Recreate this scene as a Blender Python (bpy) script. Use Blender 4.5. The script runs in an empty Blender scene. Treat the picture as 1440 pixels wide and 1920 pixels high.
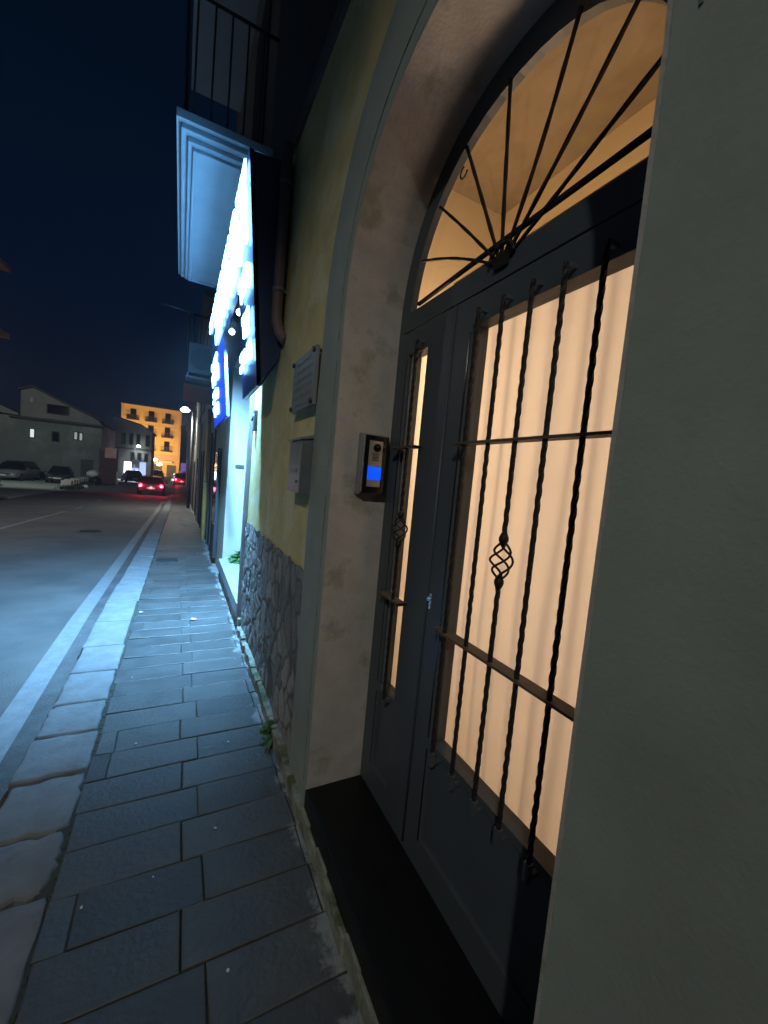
import bpy, bmesh, math, random
from mathutils import Vector, Matrix, noise
random.seed(7)
R = random.Random(11)
S = bpy.context.scene
COL = S.collection
rad = math.radians

# ------------------------------------------------------------------ camera
H = 1.6
cam_d = bpy.data.cameras.new('camera'); cam = bpy.data.objects.new('camera', cam_d); COL.objects.link(cam)
cam_d.sensor_fit = 'VERTICAL'; cam_d.sensor_height = 24.0; cam_d.lens = 24.0 * 748.0 / 1920.0
cam_d.clip_start = 0.02; cam_d.clip_end = 2000
M3 = Matrix(((0.88784338, -0.0457876, -0.45786202), (-0.45117074, 0.10894412, -0.88576303), (0.09043834, 0.99299279, 0.07606729)))
cam.matrix_world = Matrix.Translation((0, 0, H)) @ M3.to_4x4()
S.camera = cam

# ------------------------------------------------------------------ night sky and exposure
W = bpy.data.worlds.new('World'); S.world = W; W.use_nodes = True
nt = W.node_tree; bg = nt.nodes['Background']
tc = nt.nodes.new('ShaderNodeTexCoord'); sx = nt.nodes.new('ShaderNodeSeparateXYZ'); cr = nt.nodes.new('ShaderNodeValToRGB')
nt.links.new(tc.outputs['Generated'], sx.inputs[0]); nt.links.new(sx.outputs['Z'], cr.inputs[0]); nt.links.new(cr.outputs[0], bg.inputs[0])
cr.color_ramp.elements[0].position = 0.0; cr.color_ramp.elements[0].color = (0.0042, 0.0066, 0.0150, 1)
cr.color_ramp.elements[1].position = 0.8; cr.color_ramp.elements[1].color = (0.0006, 0.0030, 0.0085, 1)
e = cr.color_ramp.elements.new(0.3); e.color = (0.0012, 0.0052, 0.0165, 1)
bg.inputs[1].default_value = 1.0
S.view_settings.view_transform = 'Standard'; S.view_settings.look = 'None'
S.view_settings.exposure = 0.0; S.view_settings.gamma = 1.0

# ------------------------------------------------------------------ helpers
def P(o, label=None, cat=None, group=None, kind=None):
    if label: o['label'] = label
    if cat: o['category'] = cat
    if group: o['group'] = group
    if kind: o['kind'] = kind
    return o
def empty(name, loc, label, cat, group=None, rz=0.0):
    o = bpy.data.objects.new(name, None); COL.objects.link(o); o.location = loc; o.rotation_euler.z = rz
    o.empty_display_size = 0.2
    return P(o, label, cat, group)
def kids(o): return [c for c in bpy.data.objects if c.parent == o]
def copy_tree(o, parent=None):
    c = o.copy(); COL.objects.link(c)
    if parent is not None: c.parent = parent
    for ch in kids(o): copy_tree(ch, c)
    return c

class MB:
    def __init__(s): s.bm = bmesh.new()
    def box(s, x0, x1, y0, y1, z0, z1, bev=0.0, mi=0):
        vs = [s.bm.verts.new(p) for p in ((x0,y0,z0),(x1,y0,z0),(x1,y1,z0),(x0,y1,z0),(x0,y0,z1),(x1,y0,z1),(x1,y1,z1),(x0,y1,z1))]
        fs = [s.bm.faces.new([vs[i] for i in q]) for q in ((3,2,1,0),(4,5,6,7),(0,1,5,4),(1,2,6,5),(2,3,7,6),(3,0,4,7))]
        for f in fs: f.material_index = mi
        if bev > 0:
            es = list({e for f in fs for e in f.edges})
            bmesh.ops.bevel(s.bm, geom=es, offset=bev, segments=2, profile=0.6, affect='EDGES')
        return s
    def prism(s, pts, d, mi=0):      # planar polygon (list of Vector) extruded by vector d
        d = Vector(d); a = [s.bm.verts.new(p) for p in pts]; b = [s.bm.verts.new(Vector(p) + d) for p in pts]
        n = len(a)
        fs = [s.bm.faces.new(a), s.bm.faces.new(b[::-1])]
        for i in range(n): fs.append(s.bm.faces.new((a[(i+1)%n], a[i], b[i], b[(i+1)%n])))
        for f in fs: f.material_index = mi
        return s
    def tube(s, path, r, seg=8, cap=True, mi=0, twist=0.0, sq=False):
        path = [Vector(p) for p in path]; rings = []
        rr = r if hasattr(r, '__len__') else [r]*len(path)
        t = (path[1]-path[0]).normalized(); ref = Vector((0,0,1)) if abs(t.z) < .9 else Vector((0,1,0))
        u = t.cross(ref).normalized()
        for i, p in enumerate(path):
            t = (path[min(i+1,len(path)-1)] - path[max(i-1,0)]).normalized()
            u = (u - t*u.dot(t)).normalized(); v = t.cross(u)
            ring = []
            for k in range(seg):
                a = 2*math.pi*k/seg + twist*i + (math.pi/4 if sq else 0)
                ring.append(s.bm.verts.new(p + (u*math.cos(a) + v*math.sin(a))*rr[i]))
            rings.append(ring)
        for i in range(len(rings)-1):
            for k in range(seg):
                f = s.bm.faces.new((rings[i][k], rings[i][(k+1)%seg], rings[i+1][(k+1)%seg], rings[i+1][k])); f.material_index = mi
                f.smooth = not sq
        if cap:
            s.bm.faces.new(rings[0][::-1]).material_index = mi; s.bm.faces.new(rings[-1]).material_index = mi
        return s
    def ball(s, c, r, mi=0, seg=12, sc=(1,1,1)):
        m = Matrix.Translation(c) @ Matrix.Diagonal((sc[0]*r, sc[1]*r, sc[2]*r, 1))
        g = bmesh.ops.create_uvsphere(s.bm, u_segments=seg, v_segments=max(6, seg//2+1), radius=1.0, matrix=m)
        for v in g['verts']:
            for f in v.link_faces: f.smooth = True; f.material_index = mi
        return s
    def grid(s, x0, x1, y0, y1, nx, ny, zf):
        vs = [[s.bm.verts.new((x0+(x1-x0)*i/nx, y0+(y1-y0)*j/ny, zf(x0+(x1-x0)*i/nx, y0+(y1-y0)*j/ny))) for i in range(nx+1)] for j in range(ny+1)]
        for j in range(ny):
            for i in range(nx):
                s.bm.faces.new((vs[j][i], vs[j][i+1], vs[j+1][i+1], vs[j+1][i])).smooth = True
        return s
    def build(s, name, mat, parent=None, recalc=True):
        if recalc: bmesh.ops.recalc_face_normals(s.bm, faces=s.bm.faces)
        me = bpy.data.meshes.new(name); s.bm.to_mesh(me); s.bm.free()
        for m in (mat if isinstance(mat, (list, tuple)) else [mat]): me.materials.append(m)
        o = bpy.data.objects.new(name, me); COL.objects.link(o)
        if parent is not None: o.parent = parent
        return o

def mat(name, c1, c2=None, rough=0.7, scale=8.0, bump=0.0, bscale=60.0, metal=0.0, spec=0.5, c3=None, s3=1.5, t3=(0.5,0.62), detail=6.0, rvar=0.0):
    m = bpy.data.materials.new(name); m.use_nodes = True; n = m.node_tree; b = n.nodes['Principled BSDF']; L = n.links.new
    b.inputs['Roughness'].default_value = rough; b.inputs['Metallic'].default_value = metal; b.inputs['Specular IOR Level'].default_value = spec
    tcn = n.nodes.new('ShaderNodeTexCoord')
    c2 = c2 or tuple(x*0.8 for x in c1)
    no = n.nodes.new('ShaderNodeTexNoise'); no.inputs['Scale'].default_value = scale; no.inputs['Detail'].default_value = detail; no.inputs['Roughness'].default_value = .6
    L(tcn.outputs['Object'], no.inputs['Vector'])
    r = n.nodes.new('ShaderNodeValToRGB'); r.color_ramp.elements[0].position = .35; r.color_ramp.elements[1].position = .68
    r.color_ramp.elements[0].color = (*c2, 1); r.color_ramp.elements[1].color = (*c1, 1); L(no.outputs['Fac'], r.inputs[0])
    out = r.outputs[0]
    if c3:
        n3 = n.nodes.new('ShaderNodeTexNoise'); n3.inputs['Scale'].default_value = s3; n3.inputs['Detail'].default_value = 8; n3.inputs['Roughness'].default_value = .65
        L(tcn.outputs['Object'], n3.inputs['Vector'])
        r3 = n.nodes.new('ShaderNodeValToRGB'); r3.color_ramp.elements[0].position = t3[0]; r3.color_ramp.elements[1].position = t3[1]
        r3.color_ramp.elements[0].color = (0,0,0,1); r3.color_ramp.elements[1].color = (1,1,1,1); L(n3.outputs['Fac'], r3.inputs[0])
        mx = n.nodes.new('ShaderNodeMixRGB'); L(r3.outputs[0], mx.inputs[0]); L(out, mx.inputs[1]); mx.inputs[2].default_value = (*c3, 1); out = mx.outputs[0]
    L(out, b.inputs['Base Color'])
    if rvar:
        mr = n.nodes.new('ShaderNodeMapRange'); mr.inputs[3].default_value = rough-rvar; mr.inputs[4].default_value = rough+rvar
        L(no.outputs['Fac'], mr.inputs[0]); L(mr.outputs[0], b.inputs['Roughness'])
    if bump:
        nb = n.nodes.new('ShaderNodeTexNoise'); nb.inputs['Scale'].default_value = bscale; nb.inputs['Detail'].default_value = 6
        L(tcn.outputs['Object'], nb.inputs['Vector'])
        bp = n.nodes.new('ShaderNodeBump'); bp.inputs['Strength'].default_value = bump; bp.inputs['Distance'].default_value = .01
        L(nb.outputs['Fac'], bp.inputs['Height']); L(bp.outputs[0], b.inputs['Normal'])
    return m
def emis(name, c, s):
    m = bpy.data.materials.new(name); m.use_nodes = True; b = m.node_tree.nodes['Principled BSDF']
    b.inputs['Base Color'].default_value = (*[x*.05 for x in c],1); b.inputs['Emission Color'].default_value = (*c, 1); b.inputs['Emission Strength'].default_value = s
    return m

K = {}
K['plaster_yellow'] = mat('yellow plaster', (.70,.56,.24), (.52,.43,.20), .88, 4.5, .6, 60, c3=(.64,.57,.34), s3=3.2, t3=(.52,.60), detail=10)
K['plaster_grey'] = mat('grey plaster', (.285,.325,.285), (.25,.285,.25), .85, 5.0, .16, 110, c3=(.21,.24,.21), s3=1.7, t3=(.46,.72), detail=10)
K['jamb'] = mat('warm grey render', (.42,.395,.38), (.34,.32,.305), .85, 9, .3, 80, c3=(.25,.25,.20), s3=4.5, t3=(.52,.62), detail=10)
K['iron_frame'] = mat('dark grey painted steel', (.066,.080,.094), (.058,.070,.083), .42, 6, .05, 90, spec=.35)
K['iron'] = mat('wrought iron', (.016,.015,.015), (.011,.010,.010), .55, 30, .2, 120, spec=.3)
K['iron_brown'] = mat('brown flat iron', (.10,.075,.055), (.07,.055,.042), .6, 20)
K['step'] = mat('black stone step', (.008,.009,.009), (.005,.006,.006), .45, 12, .08, 80, spec=.25)
K['slab'] = mat('dark basalt slab', (.072,.077,.076), (.052,.056,.055), .50, 6.0, .45, 45, c3=(.080,.084,.080), s3=2.3, t3=(.52,.7), rvar=.12, spec=.6)
K['joint'] = mat('mossy joint soil', (.052,.058,.050), (.034,.040,.034), .95, 20, .6, 60)
K['kerb'] = mat('pale worn kerb stone', (.205,.21,.215), (.155,.16,.165), .75, 9, .5, 35, c3=(.13,.135,.135), s3=7, t3=(.60,.70), spec=.3)
K['asphalt'] = mat('asphalt', (.125,.121,.116), (.085,.083,.081), .75, 1.4, .8, 110, c3=(.070,.070,.072), s3=.8, t3=(.5,.66), detail=9)
K['gutter'] = mat('gutter asphalt', (.10,.10,.10), (.06,.06,.06), .8, 6, .6, 80)
K['lot'] = mat('pale gravel yard', (.36,.38,.35), (.26,.28,.26), .9, .6, .5, 30)
K['paint'] = mat('worn white road paint', (.22,.225,.23), (.17,.175,.18), .65, 14, .3, 60, c3=(.12,.12,.12), s3=16, t3=(.64,.74))
K['lime'] = mat('lime deposit', (.55,.57,.58), (.40,.42,.42), .9, 25, .5, 60)
K['earth'] = mat('dark earth', (.05,.055,.045), (.03,.03,.025), .95, 3, .5, 30)
K['ledge'] = mat('weathered cement', (.30,.31,.26), (.16,.17,.13), .9, 14, .8, 40, c3=(.08,.10,.05), s3=6, t3=(.5,.62))
K['plaque'] = mat('engraved stone plaque', (.22,.235,.235), (.18,.195,.20), .5, 8, .1, 60)
K['plaque_ink'] = mat('faded lettering', (.165,.18,.185), None, .6)
K['bolt'] = mat('bronze bolt', (.10,.11,.10), None, .4, metal=.6)
K['box_grey'] = mat('grey painted metal', (.19,.215,.225), (.16,.185,.195), .38, 10, .06, 90)
K['box_dark'] = mat('dark grey painted metal', (.13,.15,.17), None, .4)
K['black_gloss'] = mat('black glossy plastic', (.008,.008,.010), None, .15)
K['alu'] = mat('brushed aluminium', (.52,.50,.50), (.44,.42,.42), .35, 60, metal=.7)
K['chrome'] = mat('bright metal edge', (.75,.77,.80), None, .2, metal=.9)
K['blue_lcd'] = emis('blue backlit panel', (.0,.085,1.0), 1.0)
K['sign_face'] = mat('blue sign sheet', (.030,.085,.30), (.025,.07,.26), .35, 4)
K['sign_side'] = mat('navy sign side', (.03,.06,.16), None, .5)
K['letter'] = emis('lit letter', (.17,.52,1.0), 15.0)
K['letter_dim'] = emis('lit small letter', (.17,.52,1.0), 14.0)
K['blue_panel'] = emis('blue lit sign sheet', (.006,.06,.95), .8)
K['spot'] = emis('floodlight lens', (.55,.80,1.0), 30.0)
K['white_plaster'] = mat('white plaster', (.34,.335,.31), (.30,.295,.275), .8, 4, .2, 40)
K['moulding'] = mat('painted balcony moulding', (.50,.56,.60), (.44,.50,.54), .7, 5, .2, 30)
K['tan'] = mat('tan plaster', (.38,.33,.25), (.30,.27,.21), .85, 2.5, .3, 30)
K['greyw'] = mat('grey far plaster', (.30,.29,.27), (.22,.215,.20), .9, .8, .2, 10)
K['dimw'] = mat('dirty grey render', (.22,.24,.225), (.17,.185,.175), .9, .5, .1, 5, c3=(.30,.31,.29), s3=.25, t3=(.5,.62))
K['darkw'] = mat('dark render', (.10,.105,.11), (.07,.075,.08), .9, 1.0)
K['roof'] = mat('dark roof tiles', (.12,.10,.09), (.07,.06,.055), .9, 4)
K['orange'] = mat('ochre plaster', (.74,.46,.16), (.68,.42,.15), .85, .4)
K['pinkband'] = mat('pink stone band', (.62,.38,.24), None, .85)
K['shutter'] = mat('dark shutters', (.05,.04,.04), (.03,.03,.03), .7, 3)
K['wood'] = mat('brown gate boards', (.12,.05,.035), (.08,.035,.03), .8, 3)
K['pipe_tan'] = mat('painted downpipe', (.24,.17,.17), (.19,.14,.14), .6, 8)
K['pipe_ochre'] = mat('ochre pipe', (.75,.48,.16), None, .5)
K['pipe_grey'] = mat('grey pipe', (.28,.28,.30), None, .5)
K['steel'] = mat('galvanised steel', (.20,.21,.22), None, .45, metal=.5)
K['dark_steel'] = mat('dark steel', (.03,.032,.035), None, .5)
K['glass_dark'] = mat('dark glass', (.010,.012,.016), None, .08)
K['tyre'] = mat('tyre rubber', (.015,.015,.015), None, .8)
K['rim'] = mat('wheel rim', (.45,.46,.48), None, .3, metal=.8)
K['plate'] = mat('licence plate', (.75,.75,.72), None, .5)
K['leaf'] = mat('weed leaf', (.06,.14,.03), (.035,.09,.02), .6, 20)
K['hedge'] = mat('dim verge weeds', (.05,.06,.03), (.03,.035,.02), .8, 9)
K['bag_white'] = mat('pale plastic sack', (.60,.66,.68), None, .4)
K['bag_black'] = mat('black plastic sack', (.01,.01,.012), None, .35)
K['concrete'] = mat('pale concrete', (.55,.53,.46), (.42,.41,.36), .85, 3)
K['litter'] = mat('paper scrap', (.70,.72,.72), None, .8)
K['room_wall'] = mat('cream interior wall', (.74,.64,.50), (.72,.62,.48), .9, 2)
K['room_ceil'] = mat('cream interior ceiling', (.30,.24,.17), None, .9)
K['pelmet'] = mat('brown pelmet', (.40,.30,.18), None, .7)
K['sill'] = mat('pale blue grey floor', (.28,.31,.36), (.23,.26,.30), .6, 8, .3, 40)
K['win_lit'] = emis('lit window', (.72,.85,.78), 1.0)
K['win_lit2'] = emis('dim lit window', (.70,.72,.66), .42)
K['shop_white'] = emis('white lit shopfront', (.80,.90,1.0), 5)
K['shop_blue'] = emis('blue lit shopfront', (.45,.60,1.0), 1.1)
K['lamp_cool'] = emis('cool lamp', (.85,1.0,.92), 30.0)
K['lamp_warm'] = emis('warm lamp', (1.0,.62,.20), 22.0)
K['red_lit'] = emis('lit brake light', (1.0,.02,.06), 28.0)
K['red_hot'] = emis('brake light core', (1.0,.35,.45), 30.0)
K['head_lit'] = emis('orange indicator', (1.0,.45,.2), 1.5)
K['purple'] = emis('purple shop sign', (.30,.20,.75), .5)
K['pinksign'] = emis('warm shop sign', (.9,.40,.30), .45)
K['panel_pink'] = mat('faded red and white banner', (.75,.55,.50), (.70,.25,.22), .8, .9)
K['fabric'] = mat('white tape', (.5,.5,.5), None, .8)

def lime_on(m):     # whitish efflorescence on the slabs along the foot of the wall
    n = m.node_tree; L = n.links.new; bs = n.nodes['Principled BSDF']; src = bs.inputs['Base Color'].links[0].from_socket
    t = n.nodes.new('ShaderNodeTexCoord'); sp_ = n.nodes.new('ShaderNodeSeparateXYZ'); L(t.outputs['Object'], sp_.inputs[0])
    r = n.nodes.new('ShaderNodeMapRange'); r.inputs[1].default_value = .30; r.inputs[2].default_value = .60; r.inputs[3].default_value = -.30; r.inputs[4].default_value = .15; L(sp_.outputs['X'], r.inputs[0])
    a = n.nodes.new('ShaderNodeTexNoise'); a.inputs['Scale'].default_value = 3.4; a.inputs['Detail'].default_value = 12; a.inputs['Roughness'].default_value = .72; L(t.outputs['Object'], a.inputs['Vector'])
    ad = n.nodes.new('ShaderNodeMath'); L(a.outputs['Fac'], ad.inputs[0]); L(r.outputs[0], ad.inputs[1])
    c = n.nodes.new('ShaderNodeValToRGB'); c.color_ramp.elements[0].position = .53; c.color_ramp.elements[1].position = .60; c.color_ramp.elements[0].color = (0,0,0,1); c.color_ramp.elements[1].color = (.8,.8,.8,1); L(ad.outputs[0], c.inputs[0])
    x = n.nodes.new('ShaderNodeMixRGB'); L(c.outputs[0], x.inputs[0]); L(src, x.inputs[1]); x.inputs[2].default_value = (.27,.28,.28,1); L(x.outputs[0], bs.inputs['Base Color'])
def tone_on(m):
    n = m.node_tree; L = n.links.new; bs = n.nodes['Principled BSDF']; src = bs.inputs['Base Color'].links[0].from_socket
    a = n.nodes.new('ShaderNodeAttribute'); a.attribute_name = 'tone'; r = n.nodes.new('ShaderNodeMapRange'); r.inputs[3].default_value = .78; r.inputs[4].default_value = 1.22; L(a.outputs['Fac'], r.inputs[0])
    x = n.nodes.new('ShaderNodeVectorMath'); x.operation = 'SCALE'; L(src, x.inputs[0]); L(r.outputs[0], x.inputs['Scale']); L(x.outputs[0], bs.inputs['Base Color'])
tone_on(K['slab']); lime_on(K['slab'])

def glass_mat():
    m = bpy.data.materials.new('clear pane'); m.use_nodes = True; n = m.node_tree; n.nodes.remove(n.nodes['Principled BSDF'])
    o = n.nodes['Material Output']; t = n.nodes.new('ShaderNodeBsdfTransparent'); g = n.nodes.new('ShaderNodeBsdfGlossy'); x = n.nodes.new('ShaderNodeMixShader')
    g.inputs['Roughness'].default_value = .03; t.inputs[0].default_value = (.93,.94,.93,1)
    f = n.nodes.new('ShaderNodeLayerWeight'); f.inputs[0].default_value = .5; q = n.nodes.new('ShaderNodeMath'); q.operation = 'POWER'; q.inputs[1].default_value = 4.0
    w = n.nodes.new('ShaderNodeMath'); w.operation = 'MULTIPLY_ADD'; w.inputs[1].default_value = .55; w.inputs[2].default_value = .03
    n.links.new(f.outputs['Facing'], q.inputs[0]); n.links.new(q.outputs[0], w.inputs[0]); n.links.new(w.outputs[0], x.inputs[0]); n.links.new(t.outputs[0], x.inputs[1]); n.links.new(g.outputs[0], x.inputs[2]); n.links.new(x.outputs[0], o.inputs[0])
    return m
K['glass'] = glass_mat()
def curtain_mat():
    m = bpy.data.materials.new('sheer curtain'); m.use_nodes = True; n = m.node_tree; n.nodes.remove(n.nodes['Principled BSDF'])
    o = n.nodes['Material Output']; t = n.nodes.new('ShaderNodeBsdfTranslucent'); d = n.nodes.new('ShaderNodeBsdfDiffuse'); x = n.nodes.new('ShaderNodeMixShader')
    t.inputs[0].default_value = (.86,.80,.72,1); d.inputs[0].default_value = (.62,.55,.48,1); x.inputs[0].default_value = .35
    n.links.new(t.outputs[0], x.inputs[1]); n.links.new(d.outputs[0], x.inputs[2]); n.links.new(x.outputs[0], o.inputs[0])
    return m
K['curtain'] = curtain_mat()

def light(name, typ, loc, energy, col, size=.1, rot=None, parent=None, size_y=None, spot=None):
    l = bpy.data.lights.new(name, typ); l.energy = energy; l.color = col
    if typ == 'AREA':
        l.size = size
        if size_y: l.shape = 'RECTANGLE'; l.size_y = size_y
    else: l.shadow_soft_size = size
    if spot: l.spot_size = rad(spot); l.spot_blend = 1.0
    o = bpy.data.objects.new(name, l); COL.objects.link(o); o.location = loc
    if rot is not None: o.rotation_euler = rot
    if parent is not None: o.parent = parent
    return o
def aim(d): return Vector(d).to_track_quat('-Z', 'Y').to_euler()

def gz(y):
    xs = (-60,5,12,21,34,60,110,400,900); zs = (0,0,-.22,-.58,-.85,-1.15,-1.7,-3,-3)
    if y <= xs[0]: return zs[0]
    for i in range(len(xs)-1):
        if y <= xs[i+1]:
            return zs[i] + (zs[i+1]-zs[i])*(y-xs[i])/(xs[i+1]-xs[i])
    return zs[-1]
HAZE = .0014
RZ = -.10         # road level below the pavement
WX = .602          # facade plane
def ys_for(y0, y1):
    ys = [y0]; 
    for k in (-10,0,5,6,8,10,12,15,18,21,26,34,45,60,80,110,150,250,400):
        if y0 < k < y1: ys.append(k)
    return ys + [y1]
def strip(x0, x1, y0, y1, dz, m, name, kind='structure', thick=0.0, jit=0.0):
    b = MB(); prev = None
    ys = ys_for(y0, y1)
    for y in ys:
        a = b.bm.verts.new((x0, y, gz(y)+dz)); c = b.bm.verts.new((x1, y, gz(y)+dz))
        if prev: b.bm.faces.new((prev[0], prev[1], c, a))
        prev = (a, c)
    o = b.build(name, m); P(o, kind=kind); return o

# ------------------------------------------------------------------ ground
strip(-150, 150, -60, 260, RZ-.06, K['earth'], 'ground')
strip(-6.9, -.60, -20, 200, RZ, K['asphalt'], 'road')
strip(-40, -6.9, 24, 72, RZ+.01, K['lot'], 'parking_lot')
strip(-9.3, -6.9, -20, 24, -.02, K['slab'], 'opposite_pavement')
strip(-.935, -.79, -20, 26, RZ+.006, K['paint'], 'road_marking')
strip(-.79, -.61, -20, 60, RZ+.003, K['gutter'], 'gutter')
b = MB()
def dash(b, x0, x1, y0, y1, dz):
    ys = ys_for(y0, y1); pv = None
    for y in ys:
        a = b.bm.verts.new((x0, y, gz(y)+dz)); c = b.bm.verts.new((x1, y, gz(y)+dz))
        if pv: b.bm.faces.new((pv[0], pv[1], c, a))
        pv = (a, c)
dash(b, -3.80, -3.68, -6, 18.5, RZ+.004)
for k in range(3): dash(b, -3.78, -3.70, 20+5*k, 21.6+5*k, RZ+.004)
P(b.build('centre_line', K['paint']), kind='structure')
b = MB()
for k in range(3): dash(b, -.93, -.62, 26+4*k, 28+4*k, RZ+.006)
P(b.build('faded_marking', K['paint']), kind='structure')

# pavement: one bed and individually laid basalt slabs in rows of 0.2 m
strip(-.40, 3.0, -6, 120, -.009, K['joint'], 'pavement_bed')
b = MB()
y = -1.15; row = 0; tones = []
while y < 24:
    h = .2; par = row % 2
    cuts = [-.345 + R.uniform(-.01,.01)]
    base = [(-.36 if par else -.19)] if False else []
    j = .155 if par else .075
    if y < 14:
        cuts += [j + R.uniform(-.012,.012) - .0]
        if R.random() < .35: cuts.insert(1, -.255 + R.uniform(-.02,.02))
        cuts += [.545 + R.uniform(-.03,.01)] if R.random() < .7 else []
    else: cuts += [j]
    cuts += [WX + .02]
    for a, c in zip(cuts[:-1], cuts[1:]):
        g = .0022; dz = R.uniform(-.003,.002); tl = R.uniform(-.003,.003); tones.append((dz, R.random()))
        x0, x1, y0, y1 = a+g, c-g, y+g, y+h-g
        zt = [gz(y0)+dz+tl, gz(y0)+dz-tl, gz(y1)+dz-tl, gz(y1)+dz+tl]
        q = [(x0,y0),(x1,y0),(x1,y1),(x0,y1)]
        q = [(px+R.uniform(-.003,.003), py+R.uniform(-.003,.003)) for px,py in q]
        ch = .004; cx = (x0+x1)/2; cy = (y0+y1)/2
        lo = [b.bm.verts.new((px,py,zt[i]-.03)) for i,(px,py) in enumerate(q)]
        mi = [b.bm.verts.new((px,py,zt[i]-ch*.6)) for i,(px,py) in enumerate(q)]
        hi = [b.bm.verts.new((px+ch*(1 if px<cx else -1), py+ch*(1 if py<cy else -1), zt[i])) for i,(px,py) in enumerate(q)]
        b.bm.faces.new(hi)
        for i in range(4):
            k2 = (i+1) % 4
            b.bm.faces.new((lo[i],lo[k2],mi[k2],mi[i])); b.bm.faces.new((mi[i],mi[k2],hi[k2],hi[i]))
    y += h; row += 1
o = P(b.build('pavement', K['slab']), kind='structure')
ca = o.data.color_attributes.new('tone', 'FLOAT_COLOR', 'POINT')
for i in range(len(o.data.vertices)): t_ = tones[i//12][1]; ca.data[i].color = (t_, t_, t_, 1)
strip(-.345, WX+.02, 24, 120, .0, K['slab'], 'far_pavement')

# kerb: rough split stones, broken corners
def stone(b, x0, x1, y0, y1, rough=.02, tw=0.0):
    n = 7; pts = []
    def edge(ax, ay, bx, by, k):
        for i in range(k):
            t = i/k; j = rough*(R.uniform(-1,1)) * (0.6 if 0 < i else .2)
            dx, dy = bx-ax, by-ay; L = math.hypot(dx,dy); pts.append((ax+dx*t - dy/L*j, ay+dy*t + dx/L*j))
    c = .05*rough/.02
    r = lambda: R.uniform(.2,1.0)*c
    a1, a2, a3, a4, a5, a6 = r(), r(), r()*1.3, r(), r()*1.5, r()*.6
    edge(x0+a1, y0, x1-a2*.5, y0+tw, 6); edge(x1-a2*.5, y0+tw, x1, y0+a2+tw, 2); edge(x1, y0+a2+tw, x1, y1-a4+tw, n)
    edge(x1, y1-a4+tw, x1-a4*.6, y1+tw, 2); edge(x1-a4*.6, y1+tw, x0+a5, y1, 6); edge(x0+a5, y1, x0, y1-a5*.7, 2)
    edge(x0, y1-a5*.7, x0, y0+a1*.7, n); edge(x0, y0+a1*.7, x0+a1, y0, 2)
    cx, cy = (x0+x1)/2, (y0+y1)/2; rings = []
    for ins, dz in ((0,-.16),(0,-.013),(.007,-.004),(.018,0.0),(.06,.001)):
        ring = []
        for (px, py) in pts:
            dx, dy = cx-px, cy-py; L = math.hypot(dx,dy)
            z = gz(py) + dz + (noise.noise(Vector((px*7,py*7,1.3)))*.0035 if dz > -.05 else 0)
            ring.append(b.bm.verts.new((px+dx/L*ins, py+dy/L*ins, z)))
        rings.append(ring)
    m = len(pts)
    for q in range(len(rings)-1):
        for i in range(m):
            f = b.bm.faces.new((rings[q][i], rings[q][(i+1)%m], rings[q+1][(i+1)%m], rings[q+1][i])); f.smooth = q > 1
    cv = b.bm.verts.new((cx, cy, gz(cy)+.003))
    for i in range(m): b.bm.faces.new((rings[-1][i], rings[-1][(i+1)%m], cv)).smooth = True
b = MB()
seams = [-2.6,-1.9,-1.2,-.55,.2,.93,1.69,2.355,2.71,3.045,3.485,3.955,4.555,5.2,6.05]
for i in range(len(seams)-1):
    a, c = seams[i], seams[i+1]; g = .009 if c < 3 else (.006 if c < 3.6 else .002)
    if abs(a-1.69) < .01:            # cracked stone
        stone(b, -.65, -.36, 1.705, 1.98, .022, .0); stone(b, -.645, -.355, 2.0, 2.335, .02, .0)
    else: stone(b, -.655+R.uniform(-.015,.01), -.36+R.uniform(-.01,.012), a+g, c-g, .010 if c < 3.7 else .004)
y = 6.05
while y < 60:
    L = R.uniform(.8,1.1); stone(b, -.65, -.355, y+.002, y+L-.002, .003); y += L
P(b.build('kerb', K['kerb']), kind='structure')
strip(-.645, -.362, -2.5, 60, -.045, K['joint'], 'kerb_bed')

# lime deposit and moss along the foot of the wall
b = MB()
for i in range(240):      # moss and grit in the joint between kerb and slabs
    y = R.uniform(.4, 9)**1.0; s = R.uniform(.004,.009)
    b.ball((-.35+R.gauss(0,.008), y, gz(y)-.008), s, seg=6, sc=(1,1.5,.45))
for i in range(160):
    y = R.uniform(.5, 6.5); b.ball((WX-.008-abs(R.gauss(0,.01)), y, gz(y)), R.uniform(.005,.016), seg=6, sc=(1,1.4,.5))
P(b.build('moss', K['hedge']), 'dark green moss growing in the gap between kerb stones and pavement', 'moss', kind='stuff')
# litter
for i in range(20):
    y = .9 + 7.5*R.random()**1.4; x = R.uniform(-.30,.52); s = R.uniform(.003,.007) if i > 3 else .016
    if i == 0: x, y, s = .19, 4.42, .035
    if i == 1: x, y, s = -.30, 4.75, .022
    if i == 2: x, y, s = .21, 1.75, .007
    b = MB(); n = R.choice((5,6,7)); a0 = R.random()*6
    z = gz(y)+.006
    pts = [Vector((x+math.cos(a0+6.283*k/n)*s*R.uniform(.6,1.2), y+math.sin(a0+6.283*k/n)*s*R.uniform(.6,1.3), z+R.uniform(0,.003))) for k in range(n)]
    b.prism(pts, (0,0,.0015+.05*s))
    P(b.build('litter_scrap', K['litter']), 'largest pale paper scrap lying on the lit pavement' if i == 0 else ('crumpled pale scrap lying beside the kerb stones' if i == 1 else 'tiny pale scrap on the dark pavement slabs'), 'litter', 'scraps scattered on the pavement')
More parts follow.
